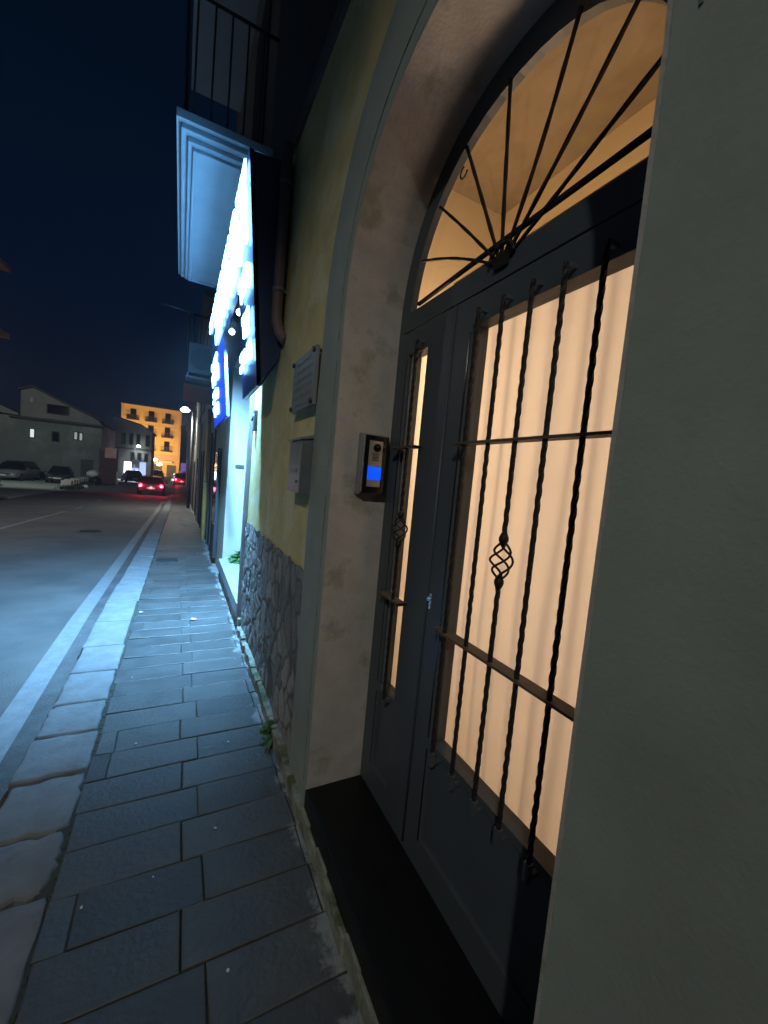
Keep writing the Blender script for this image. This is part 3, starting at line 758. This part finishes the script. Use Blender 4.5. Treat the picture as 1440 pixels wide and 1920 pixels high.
cluster(3.05,3.60,.70,.88,(0,3,1)); cluster(3.12,3.46,.40,.58,(3,4)); cluster(3.05,3.66,.20,.34,(1,0,3))
cluster(5.7,6.8,.56,.74,(3,1,0,4)); cluster(5.8,6.7,.77,.90,(4,3,0)); cluster(5.9,6.75,.33,.49,(0,1,3)); cluster(5.9,6.75,.13,.28,(3,4,1))
if 0: glyph(5.8,6.8,.56,.74,K['letter_dim'],3); glyph(5.85,6.7,.76,.90,K['letter_dim'],5); glyph(5.95,6.75,.33,.49,K['letter_dim'],5); glyph(5.9,6.75,.13,.28,K['letter_dim'],5)
for (y, v) in ((3.95,.80),(4.55,.80)):
    b = MB(); c = sp(y, v, -.03); b.ball(c, .028, seg=14); part(b, 'floodlight', K['spot'], sign)
    b = MB(); b.tube([c+Vector((0,0,.03)), sp(y,.94,-.03)], .012, 6); part(b, 'floodlight_arm', K['dark_steel'], sign)
    light('floodlight_beam', 'SPOT', c+Vector((-.05,0,-.05))-Vector(sign.location), 1500, (.24,.58,1), .03, aim((-.17,.50,-1)), sign, spot=128)

# ------------------------------------------------------------------ row of houses further along the right side
def facade(name, y0, y1, h, m, label, feats, depth=6, x=WX):
    g0 = min(gz(y0), gz(y1)); o = empty(name, (x, (y0+y1)/2, gz((y0+y1)/2)), label, 'house', 'houses along the right side of the street')
    b = MB(); b.box(x, x+depth, y0, y1, g0-.5, h); part(b, 'wall', m, o)
    b = MB(); b.box(x-.25, x+depth, y0+.01, y1-.01, h+.001, h+.12); part(b, 'eave', K['roof'], o)
    for f in feats:
        k, a, c, z0, z1, mm = f
        b = MB()
        if k == 'door': b.box(x-.004,x+.02,a,c,z0,z1); b.box(x-.03,x+.0,a-.12,a,z0,z1+.12); b.box(x-.03,x+.0,c,c+.12,z0,z1+.12)
        elif k == 'window': b.box(x-.03,x+.0,a,c,z0,z1)
        elif k == 'pilaster': b.box(x-.06,x+.0,a,c,z0,z1)
        elif k == 'balcony':
            b.box(x-.62,x,a,c,z0,z0+.14,.01)
            n = int((c-a)/.12)
            for q in range(n+1): b.tube([(x-.58,a+(c-a)*q/n,z0+.14),(x-.58,a+(c-a)*q/n,z1)], .010, 5)
            for q in range(5): b.tube([(x-.5+q*.12,a+.02,z0+.14),(x-.5+q*.12,a+.02,z1)], .010, 5)
            b.tube([(x,a+.02,z1),(x-.58,a+.02,z1),(x-.58,c,z1)], .018, 6)
        part(b, k, mm, o)
    return o
facade('terraced_house', 8.25, 12.4, 7.4, K['tan'], 'tan house with an iron railed balcony just past the shop', [
    ('balcony',8.35,10.6,3.05,4.30,K['dark_steel']),('window',8.7,9.6,3.3,5.3,K['shutter']),('door',8.75,9.6,gz(9)-.02,2.2,K['shutter']),
    ('door',11.0,11.9,gz(11.4)-.02,2.0,K['shutter']),('window',11.0,11.8,3.3,5.0,K['shutter'])])
facade('terraced_house', 12.45, 19, 6.2, K['greyw'], 'low grey house with pale door surrounds behind the street lamp', [
    ('door',13.0,14.2,gz(13.5)-.05,1.9,K['shutter']),('pilaster',15.2,15.5,-1,3,K['white_plaster']),('door',16.3,17.6,gz(17)-.05,1.7,K['dark_steel']),('window',14.0,15.0,3.3,4.9,K['shutter']),('window',16.8,17.8,3.2,4.8,K['shutter'])])
facade('terraced_house', 19.05, 33, 5.6, K['tan'], 'long dim tan house beyond the street lamp', [
    ('door',21,22.5,gz(21)-.1,1.6,K['shutter']),('door',25,26.2,gz(25)-.1,1.4,K['shutter']),('window',22,23.2,2.6,4.2,K['shutter']),('window',27,28.2,2.4,4.0,K['shutter'])])
facade('terraced_house', 33.05, 60, 5.8, K['darkw'], 'dark house at the far end of the right side row', [
    ('door',38,40,-1.2,1.2,K['shutter']),('window',44,45.4,2,3.8,K['shutter'])])
o = empty('drainpipe', (WX-.06,10.3,0), 'bright ochre vertical pipe on the tan house front', 'drainpipe')
b = MB(); b.tube([(WX-.06,10.3,z) for z in (gz(10.3),1.4,2.9)], .05, 10); part(b, 'pipe', K['pipe_ochre'], o)
b = MB(); b.tube([(WX-.06,10.3,1.2),(WX-.06,10.3,1.24)], .058, 10); part(b, 'pipe_clip', K['pipe_grey'], o)
o = empty('air_conditioner', (.3,8.28,2.98), 'white air conditioning unit on the end of the iron balcony', 'air conditioner')
b = MB(); b.box(.04,.46,8.02,8.30,3.20,3.72,.015); part(b, 'casing', K['box_grey'], o)
b = MB()
for k in range(7):
    r_ = .03+.025*k
    b.tube([(.25+r_*math.cos(a*.5236),8.012,3.46+r_*math.sin(a*.5236)) for a in range(13)], .004, 5)
part(b, 'fan_grille', K['dark_steel'], o)
b = MB(); b.box(.0,.50,8.0,8.34,3.10,3.14,.005); b.box(.02,.05,8.0,8.34,3.14,3.20); b.box(.44,.47,8.0,8.34,3.14,3.20); part(b, 'tray', K['steel'], o)
b = MB(); b.tube([(-.42,8.2,4.30),(.1,8.3,4.30)], .014, 6); P(b.build('clothes_pole', K['steel']), 'thin pole sticking out from the balcony railing over the pavement', 'pole')
o = empty('poster_case', (WX-.04,7.5,0), 'tall dark glazed case on the wall past the shop recess', 'display case')
b = MB(); b.box(WX-.06,WX,7.2,7.75,.05,1.9,.01); part(b, 'frame', K['dark_steel'], o)
b = MB(); b.box(WX-.064,WX-.06,7.25,7.70,.6,1.85); part(b, 'glass', K['glass_dark'], o)

# ------------------------------------------------------------------ street lamps
def lamp_post(x, y, h, arm, label, power, col=(.95,1,.93), emit='lamp_cool', target=None, cone=165, glow=.13):
    g = gz(y)+RZ if x < -.6 else gz(y)
    o = empty('street_lamp', (x,y,g), label, 'street lamp', 'street lamps')
    b = MB(); b.tube([(x,y,g-.05),(x,y,g+.9),(x,y,g+h)], [.075,.06,.04], 10); part(b, 'pole', K['dark_steel'], o)
    b = MB(); b.tube([(x,y,g+h-.02),(x+arm*.5,y,g+h+.10),(x+arm,y,g+h+.08)], .022, 8); part(b, 'arm', K['steel'], o)
    b = MB(); b.box(x+arm-.22,x+arm+.22,y-.10,y+.10,g+h+.04,g+h+.12,.03); part(b, 'lamp_head', K['dark_steel'], o)
    b = MB(); b.ball((x+arm,y,g+h+.03), glow, seg=12, sc=(1.1,.8,.65)); part(b, 'lamp_glass', K[emit], o)
    lo = light('street_lamp_light', 'SPOT', (x+arm-o.location.x,0,h-.10), power, col, .12, aim(target) if target else (0,0,0), o, spot=cone)
    return o
lamp_post(.42, 22.0, 4.75, -.35, 'dark street lamp with a white head against the right hand houses', 900, glow=.19)
lamp_post(-5.2, -4.6, 7.0, 1.0, 'unseen street lamp added across the road behind the viewer', 1020, (1,.97,.84), target=(4.8,6.7,-6.0), cone=30)  # added and unseen, its narrow cone shaped to light the near wall
lamp_post(-8.4, 13.0, 7.0, 1.2, 'unseen street lamp added on the far pavement, out of view to the left', 900, (1,.95,.84))  # unseen lamp put in to brighten the road and right-hand fronts
lamp_post(-12.4, 31.5, 7.0, .9, 'unseen tall street lamp added to light the gravel parking yard', 1900, (.90,1,.92), target=(.12,1,-.22), cone=150)  # added out of view to light the yard and the gabled house
lamp_post(-5.6, 64, 4.6, .4, 'far street lamp in front of the pale shopfront building', 420, (.85,.95,1), glow=.22)
lamp_post(-8.4, 56, 4.9, .4, 'distant street lamp behind the grey house', 200, (.9,1,.95), glow=.25)
lamp_post(-9.3, 60, 3.9, .3, 'short distant lamp above the brown gate', 120, (1,.95,.8), glow=.2)
for (x, y, z) in ((-4.5,84,1.75),(-3.7,82,1.0)):
    lamp_post(x, y, z-gz(y)-RZ, .3, 'warm amber street lamp before the ochre building, ' + ('the higher one' if z > 1.5 else 'the lower one'), 900, (1,.55,.16), 'lamp_warm', glow=.42)

# ------------------------------------------------------------------ far buildings
def window(o, m, x0, x1, y, z0, z1, fr=K['shutter']):
    b = MB(); b.box(x0-.08,x1+.08,y-.05,y,z0-.08,z1+.08); w = part(b, 'window', fr, o)
    b = MB(); b.box(x0,x1,y-.06,y-.05,z0,z1); part(b, 'pane', m, w); return w
# grey gabled house at the yard
HY = 48; gr = gz(HY)+RZ
h1 = empty('gabled_house', (-10.5,HY,gr), 'long grey two storey house with a lopsided gable behind the parked cars', 'house')
b = MB(); b.box(-19,-7.02,HY,HY+9,gr-.3,4.5); part(b, 'wall', K['dimw'], h1)
b = MB(); b.prism([Vector((x,HY+.02,z)) for x,z in ((-13.15,4.55),(-13.15,6.85),(-12.25,7.2),(-10.2,6.25),(-7.35,5.0),(-7.0,4.55))], (0,8.5,0)); part(b, 'gable', K['greyw'], h1)
b = MB(); b.prism([Vector((x,HY-.25,z)) for x,z in ((-13.3,6.84),(-12.25,7.24),(-10.2,6.30),(-7.2,5.03),(-7.2,5.16),(-10.2,6.44),(-12.25,7.40),(-13.3,6.98))], (0,9.2,0)); part(b, 'roof', K['roof'], h1)
b = MB(); b.box(-13.8,-6.75,HY-.45,HY+.0,4.32,4.44); b.tube([(-13.8,HY-.45,4.36),(-6.75,HY-.45,4.36)], .08, 8); part(b, 'eave', K['roof'], h1)
b = MB(); b.prism([Vector((x,HY-.4,z)) for x,z in ((-19,5.0),(-13.2,4.55),(-13.2,4.72),(-14.6,5.35),(-19,5.6))], (0,5,0)); part(b, 'lean_to_roof', K['greyw'], h1)
window(h1, K['win_lit'], -12.42,-12.15,HY,2.72,3.45)
window(h1, K['win_lit2'], -9.15,-8.95,HY,2.95,3.60); window(h1, K['win_lit2'], -8.75,-8.55,HY,2.90,3.55)
window(h1, K['glass_dark'], -10.8,-10.35,HY,2.55,3.40, K['darkw'])
b = MB(); b.box(-11.3,-9.6,HY+.0,HY+.03,5.05,5.95); w = part(b, 'window', K['shutter'], h1); b = MB(); b.box(-11.2,-9.7,HY-.01,HY+.0,5.1,5.9); part(b, 'pane', K['glass_dark'], w)
b = MB(); b.box(-12.5,-12.3,HY+.0,HY+.02,5.9,6.3); part(b, 'vent', K['win_lit2'] if False else K['concrete'], h1)
b = MB(); b.box(-8.6,-7.6,HY-.03,HY,gr,gr+2.2); part(b, 'doorway', K['darkw'], h1)
b = MB(); b.box(-8.4,-7.9,HY+1.5,HY+2.1,4.6,5.9); part(b, 'chimney', K['darkw'], h1)
# brown gate with banner
gt = empty('yard_gate', (-6.4,47.6,gz(47)+RZ), 'dark brown board gate beside the grey gabled house', 'gate')
b = MB()
for k in range(12): b.box(-6.98+.112*k,-6.98+.112*k+.106,47.5,47.56,gz(47)+RZ,2.1-.01*(k%2))
part(b, 'boards', K['wood'], gt)
for x in (-7.05,-5.60):
    b = MB(); b.box(x-.06,x+.06,47.45,47.6,gz(47)+RZ-.1,2.35,.01); part(b, 'post', K['darkw'], gt)
b = MB(); b.box(-6.62,-5.68,47.40,47.44,1.45,2.42,.01); P(b.build('banner', K['panel_pink']), 'faded pink and white board fixed on top of the brown gate', 'banner')
# mid distance building with lit shopfronts
MY = 65; mr = gz(MY)+RZ
mb = empty('corner_building', (-6.3,MY,mr), 'grey two storey building with brightly lit shopfronts at street level', 'building')
b = MB(); b.prism([Vector((x,MY,z)) for x,z in ((-8.3,mr-.2),(-8.3,7.0),(-5.0,6.2),(-3.75,5.4),(-3.70,mr-.2))], (0,7,0)); part(b, 'wall', K['greyw'], mb)
b = MB(); b.prism([Vector((x,MY-.3,z)) for x,z in ((-8.4,7.0),(-8.4,7.18),(-5.0,6.36),(-3.5,5.42),(-3.5,5.24),(-5.0,6.2))], (0,7.4,0)); part(b, 'roof', K['roof'], mb)
b = MB(); b.box(-8.25,-3.68,MY-.12,MY,2.85,3.0); part(b, 'ledge', K['darkw'], mb)
for x in (-7.2,-6.3,-5.5,-4.4): window(mb, K['glass_dark'], x, x+.32, MY, 3.5, 4.9)
for x in (-6.1,-5.3,-4.5): window(mb, K['glass_dark'], x, x+.34, MY, 1.4, 2.4)
b = MB(); b.box(-6.85,-6.05,MY-.08,MY,-.7,1.1,.02); part(b, 'shopfront', K['shop_white'], mb)
b = MB(); b.box(-6.0,-5.15,MY-.08,MY,-1.1,.35,.02); part(b, 'shopfront', K['shop_blue'], mb)
b = MB(); b.box(-5.05,-4.3,MY-.08,MY,-1.1,1.2,.02); part(b, 'shopfront', K['shop_blue'], mb)
b = MB(); b.box(-5.9,-5.1,MY-.25,MY-.1,.45,1.5); part(b, 'awning', K['darkw'], mb)
light('shopfront_light', 'AREA', (-5.5,MY-.6,.2), 260, (.80,.90,1), 2.6, aim((0,-1,-.3)), None, 1.2).parent = None
# ochre apartment block
YY = 100; yr = gz(YY)+RZ
yb = empty('apartment_block', (-6,YY,yr), 'floodlit ochre apartment block with small balconies closing the street', 'building')
b = MB(); b.box(-11.4,-.3,YY,YY+12,yr-.3,12.7); part(b, 'wall', K['orange'], yb)
b = MB(); b.box(-11.55,-.15,YY-.15,YY+12,12.7,12.85); part(b, 'cornice', K['pinkband'], yb)
b = MB(); b.box(-.75,-.28,YY-.06,YY-.0,2.4,12.7); part(b, 'corner_band', K['pinkband'], yb)
b = MB(); b.box(-11.42,-11.0,YY-.06,YY-.0,2.4,12.7); part(b, 'corner_band', K['pinkband'], yb)
b = MB(); b.box(-11.4,-.76,YY-.05,YY,2.0,3.1); part(b, 'lower_band', K['pinkband'], yb)
b = MB(); b.box(-11.4,-.76,YY-.045,YY,9.0,9.12); part(b, 'string_course', K['pinkband'], yb)
for zf in (9.9,6.9,3.9):
    for x in (-9.3,-6.0,-2.9):
        w = window(yb, K['glass_dark'], x-.45, x+.45, YY, zf, zf+2.0)
        b = MB(); b.box(x-1.1,x+1.1,YY-.9,YY-.02,zf-.2,zf-.05)
        for q in range(16): b.box(x-1.08+q*.142,x-1.04+q*.142,YY-.88,YY-.85,zf-.05,zf+.75)
        b.box(x-1.1,x+1.1,YY-.9,YY-.84,zf+.72,zf+.8); part(b, 'balcony', K['shutter'], yb)
for x in (-8.5,-4.5,-1.8):
    b = MB(); b.box(x-.9,x+.9,YY-.04,YY,yr,yr+2.6); part(b, 'shop_opening', K['darkw'], yb)
b = MB(); b.box(-4.2,-1.6,YY-1.2,YY-.05,1.35,1.75); part(b, 'shop_awning', K['concrete'], yb)
for (x, y, z, e_) in ((-3.2,90,.8,3600),(-9.5,91,2.0,2600)):
    lo = light('facade_floodlight', 'SPOT', (x,y,z), e_*1.75, (1,.66,.30), .3, aim((-.15 if x > -5 else .1,1,.55)), None, spot=140)
# buildings closing the right end
eb = empty('far_block', (2,75,gz(75)+RZ), 'dark building at the far right end of the street with a purple sign', 'building')
b = MB(); b.box(-.15,7,75,84,gz(75)-1,7.5); part(b, 'wall', K['darkw'], eb)
b = MB(); b.box(-.3,7.1,74.8,84,7.5,7.7); part(b, 'roof', K['roof'], eb)
b = MB(); b.box(.0,.75,74.7,74.85,.2,1.6); part(b, 'shop_sign', K['purple'], eb)
b = MB(); b.box(-.12,.3,74.7,74.85,-.7,.15); part(b, 'shop_window', K['pinksign'], eb)
# balconied block on the left, only its slab corners reach the frame
lb = empty('balconied_block', (-12,20,gz(20)), 'apartment block on the left whose balcony corners poke into view', 'building')
b = MB(); b.box(-16,-10.2,12,26,gz(26)-.5,13); part(b, 'wall', K['greyw'], lb)
for z0 in (10.15,6.95):
    b = MB(); b.prism([Vector((x,y,z0)) for x,y in ((-10.2,15),(-8.9,15),(-7.85,27),(-10.2,27))], (0,0,.24)); part(b, 'balcony_slab', K['concrete'], lb)
# dark bulk behind grey house
b = MB(); b.box(-24,-8.0,62,70,-1.5,5.2); b.box(-9.4,-8.6,60,62,-1.3,5.9)
P(b.build('back_building', K['darkw']), 'very dark building behind the grey gabled house', 'building')

# ------------------------------------------------------------------ cars
def car(x, y, rz, L, Wd, Ht, paint, label, group, kind='front', lit=False):
    g = gz(y)+RZ
    o = empty('car', (x,y,g), label, 'car', group, rz)      # model space: +y is the car's nose
    hw = Wd/2
    def loft(b, secs, mi=0, smooth=True):
        rings = []
        for (yy, z0, z1, w0, w1) in secs:
            zm = z0+(z1-z0)*.45
            pr = [(-w0*.86,z0),(-w0,z0+(zm-z0)*.35),(-(w0+w1)/2*1.02,zm),(-w1,z1-(z1-z0)*.14),(-w1*.88,z1),(0,z1+.015),(w1*.88,z1),(w1,z1-(z1-z0)*.14),((w0+w1)/2*1.02,zm),(w0,z0+(zm-z0)*.35),(w0*.86,z0)]
            rings.append([b.bm.verts.new((px,yy,pz)) for px,pz in pr])
        for i in range(len(rings)-1):
            for k in range(len(rings[0])):
                f = b.bm.faces.new((rings[i][k],rings[i][(k+1)%11],rings[i+1][(k+1)%11],rings[i+1][k])); f.smooth = smooth; f.material_index = mi
        b.bm.faces.new(rings[0]); b.bm.faces.new(rings[-1][::-1])
    a = L/2; zb = Ht*.62; s = Ht/1.48
    b = MB(); loft(b, [(-a,.38,.72*s,hw*.80,hw*.74),(-a+.06,.30,zb-.06,hw*.90,hw*.86),(-a+.30,.24,zb+.02,hw*.97,hw*.93),(-a*.45,.22,zb+.02,hw,hw*.97),(a*.25,.22,zb-.02,hw,hw*.96),(a*.62,.24,zb-.12*s,hw*.97,hw*.92),(a-.25,.26,zb-.24*s,hw*.93,hw*.85),(a-.04,.32,zb-.32*s,hw*.84,hw*.74),(a,.38,zb-.42*s,hw*.76,hw*.66)])
    body = b.build('body', paint, o)
    b = MB(); loft(b, [(-a+.14,zb-.06,zb+.02,hw*.90,hw*.80),(-a+.42,zb-.05,Ht-.08,hw*.92,hw*.70),(-a+.75,zb-.05,Ht-.015,hw*.93,hw*.72),(a*.02,zb-.05,Ht-.02,hw*.93,hw*.72),(a*.24,zb-.06,Ht-.13,hw*.92,hw*.70),(a*.56,zb-.12,zb-.05,hw*.90,hw*.80)])
    b.build('windows', K['glass_dark'], o)
    b = MB(); b.prism([Vector(p) for p in ((-hw*.66,-a+.50,Ht-.03),(hw*.66,-a+.50,Ht-.03),(hw*.66,a*.12,Ht-.02),(-hw*.66,a*.12,Ht-.02))], (0,0,.035)); b.build('roof', paint, o)
    for sx in (-1,1):
        for yy in (-a+.72, a-.82):
            r_ = .31; b = MB(); b.tube([(sx*(hw-.20),yy,r_),(sx*(hw-.02),yy,r_),(sx*(hw-.0),yy,r_)], [r_,r_,r_*.9], 20); w = b.build('wheel', K['tyre'], o)
            b = MB(); b.tube([(sx*(hw-.01),yy,r_),(sx*(hw+.008),yy,r_)], [r_*.62,r_*.56], 14); b.build('rim', K['rim'], w)
        b = MB(); b.ball((sx*(hw+.06),a*.30,zb+.04), .09, seg=10, sc=(1,.7,.7)); b.build('mirror', paint, o)
        b = MB(); b.ball((sx*hw*.72,-a+.07,zb-.17*s), .12, seg=12, sc=(1.1,.6,1.25)); b.build('taillight', K['red_lit'] if lit else K['wood'], o)
        if lit: 
            b = MB(); b.ball((sx*hw*.72,-a+.035,zb-.17*s), .055, seg=10, sc=(1,.8,1)); b.build('brake_light', K['red_hot'], o)
        b = MB(); b.ball((sx*hw*.66,a-.10,zb-.42*s), .10, seg=12, sc=(1.4,.8,.7)); b.build('headlight', K['chrome'], o)
    b = MB(); b.box(-.26,.26,-a-.03,-a-.0,.48,.60); b.build('licence_plate', K['plate'], o)
    b = MB(); b.box(-.26,.26,a+.0,a+.03,.42,.53); b.build('licence_plate', K['plate'], o)
    b = MB(); b.box(-hw*.5,hw*.5,a-.02,a+.012,.55,.64,.01); b.build('grille', K['dark_steel'], o)
    b = MB(); b.box(-hw*.78,hw*.78,-a-.035,-a+.10,.28,.44,.03); b.build('bumper', K['dark_steel'], o)
    if lit:
        b = MB(); b.box(-.2,.2,-a+.27,-a+.29,zb+.16,zb+.22); 
        for sx in (-1,1): light('taillight_glow', 'POINT', (sx*hw*.72,-a-.16,.85), 45, (1,.03,.06), .08, None, o)
        light('plate_lamp', 'POINT', (0,-a-.10,.66), 1.6, (1,.95,.85), .03, None, o); b.build('rear_sticker', K['plate'], o)
    return o
pn = lambda n, c, r=.25: mat(n, c, None, r, spec=.6)
car(-1.88, 35.4, 0.02, 4.0, 1.80, 1.36, pn('blue grey car paint', (.06,.07,.11)), 'dark blue hatchback with glowing brake lights driving away in the lane', 'cars on the street', lit=True)
car(-.05, 56.0, .12, 4.0, 1.75, 1.5, pn('red car paint', (.35,.02,.03)), 'red car braking far ahead beyond the dark hatchback', 'cars on the street', lit=True)
car(.3, 66, .14, 4.0, 1.75, 1.5, pn('dim red car paint', (.2,.02,.03)), 'farthest car braking at the end of the street', 'cars on the street', lit=True)
car(-5.0, 55.0, 0.25, 4.1, 1.75, 1.45, pn('black car paint', (.03,.03,.035)), 'black car parked in front of the lit shopfronts', 'cars on the street')
car(-3.3, 76.0, math.pi, 4.1, 1.75, 1.5, pn('taxi yellow paint', (.5,.3,.05)), 'yellowish car stopped near the ochre building', 'cars on the street')
car(-12.25, 44.0, math.pi-.12, 4.4, 1.95, 1.62, pn('silver blue car paint', (.20,.23,.28)), 'large silver blue car facing out of the yard, leftmost of the parked pair', 'cars parked in the yard')
car(-9.25, 43.8, math.pi+.10, 3.9, 1.70, 1.42, pn('dark car paint', (.035,.04,.05)), 'small dark car parked between the silver car and the concrete blocks', 'cars parked in the yard')
car(-12.15, 36.2, math.pi+.5, 4.3, 1.8, 1.5, pn('near black car paint', (.03,.03,.03)), 'dark car cut off by the left edge of the picture', 'cars parked in the yard')

# ------------------------------------------------------------------ yard edge
for k in range(8):
    t = k/7; x = -7.35-.55*t+.0; y = 37.5+12.5*t*.75
    g = gz(y)+RZ
    b = MB(); b.box(x-.55+.0,x+.10,y,y+.55,g-.02,g+.50+.04*(k%2),.04)
    P(b.build('concrete_block', K['concrete']), 'pale concrete block, %s of the row between yard and road' % ('nearest','second','third','fourth','fifth','sixth','seventh','farthest')[k], 'concrete block', 'row of concrete blocks at the yard edge')
b = MB(); rs = random.Random(9)
for k in range(900):
    t = rs.random(); x = -6.95-.3*t+rs.gauss(0,.28); y = 34.5+11*t; g = gz(y)+RZ; h = rs.uniform(.08,.34)
    a = rs.uniform(0,6.28); w = rs.uniform(.03,.07); b.bm.faces.new([b.bm.verts.new(p) for p in ((x-w*math.cos(a),y-w*math.sin(a),g),(x+w*math.cos(a),y+w*math.sin(a),g),(x+rs.uniform(-.1,.1),y+rs.uniform(-.1,.1),g+h))])
P(b.build('verge_weeds', K['hedge'], recalc=False), 'dark strip of weeds and grass along the road in front of the concrete blocks', 'weeds', kind='stuff')
def lumpy(c, r, sc, seed):
    b = MB(); b.ball(c, r, seg=20, sc=sc)
    for v in b.bm.verts:
        d = (v.co-Vector(c)); n_ = noise.noise(d*3/r*.5+Vector((seed,0,0))); v.co += d*.28*n_
    return b
g = gz(44.5)+RZ
P(lumpy((-6.75,44.2,g+.38), .42, (1.0,.9,.95), 1).build('rubbish_sack', K['bag_black']), 'black rubbish sack on the ground beside the road', 'rubbish sack', 'rubbish sacks at the roadside')
P(lumpy((-7.05,44.5,g+.95), .42, (1.15,.9,.8), 4).build('rubbish_sack', K['bag_white']), 'pale bulging rubbish sack lying on top of the black sack', 'rubbish sack', 'rubbish sacks at the roadside')
P(lumpy((-6.45,38.0,gz(38)+RZ+.12), .17, (1.2,1,.8), 7).build('rubbish_sack', K['bag_white']), 'small pale bag dropped at the road edge', 'rubbish sack', 'rubbish sacks at the roadside')
b = MB(); b.tube([(-5.45,46.5,gz(46)+RZ-.05),(-5.45,46.5,gz(46)+RZ+1.25)], .07, 10); P(b.build('bollard', K['concrete']), 'pale bollard beside the brown gate', 'bollard')

# ------------------------------------------------------------------ added haze, imitates lens glow round the lit sign
hm = bpy.data.materials.new('haze'); hm.use_nodes = True; n = hm.node_tree; n.nodes.remove(n.nodes['Principled BSDF'])
pv = n.nodes.new('ShaderNodeVolumePrincipled'); pv.inputs['Color'].default_value = (.85,.90,1,1); pv.inputs['Density'].default_value = HAZE; pv.inputs['Anisotropy'].default_value = .45
n.links.new(pv.outputs[0], n.nodes['Material Output'].inputs['Volume'])
b = MB(); b.box(-152,152,-62,262,-6,16); o = b.build('haze', hm); P(o, 'thin haze added to imitate lens glow around the lit sign', 'haze', kind='stuff')
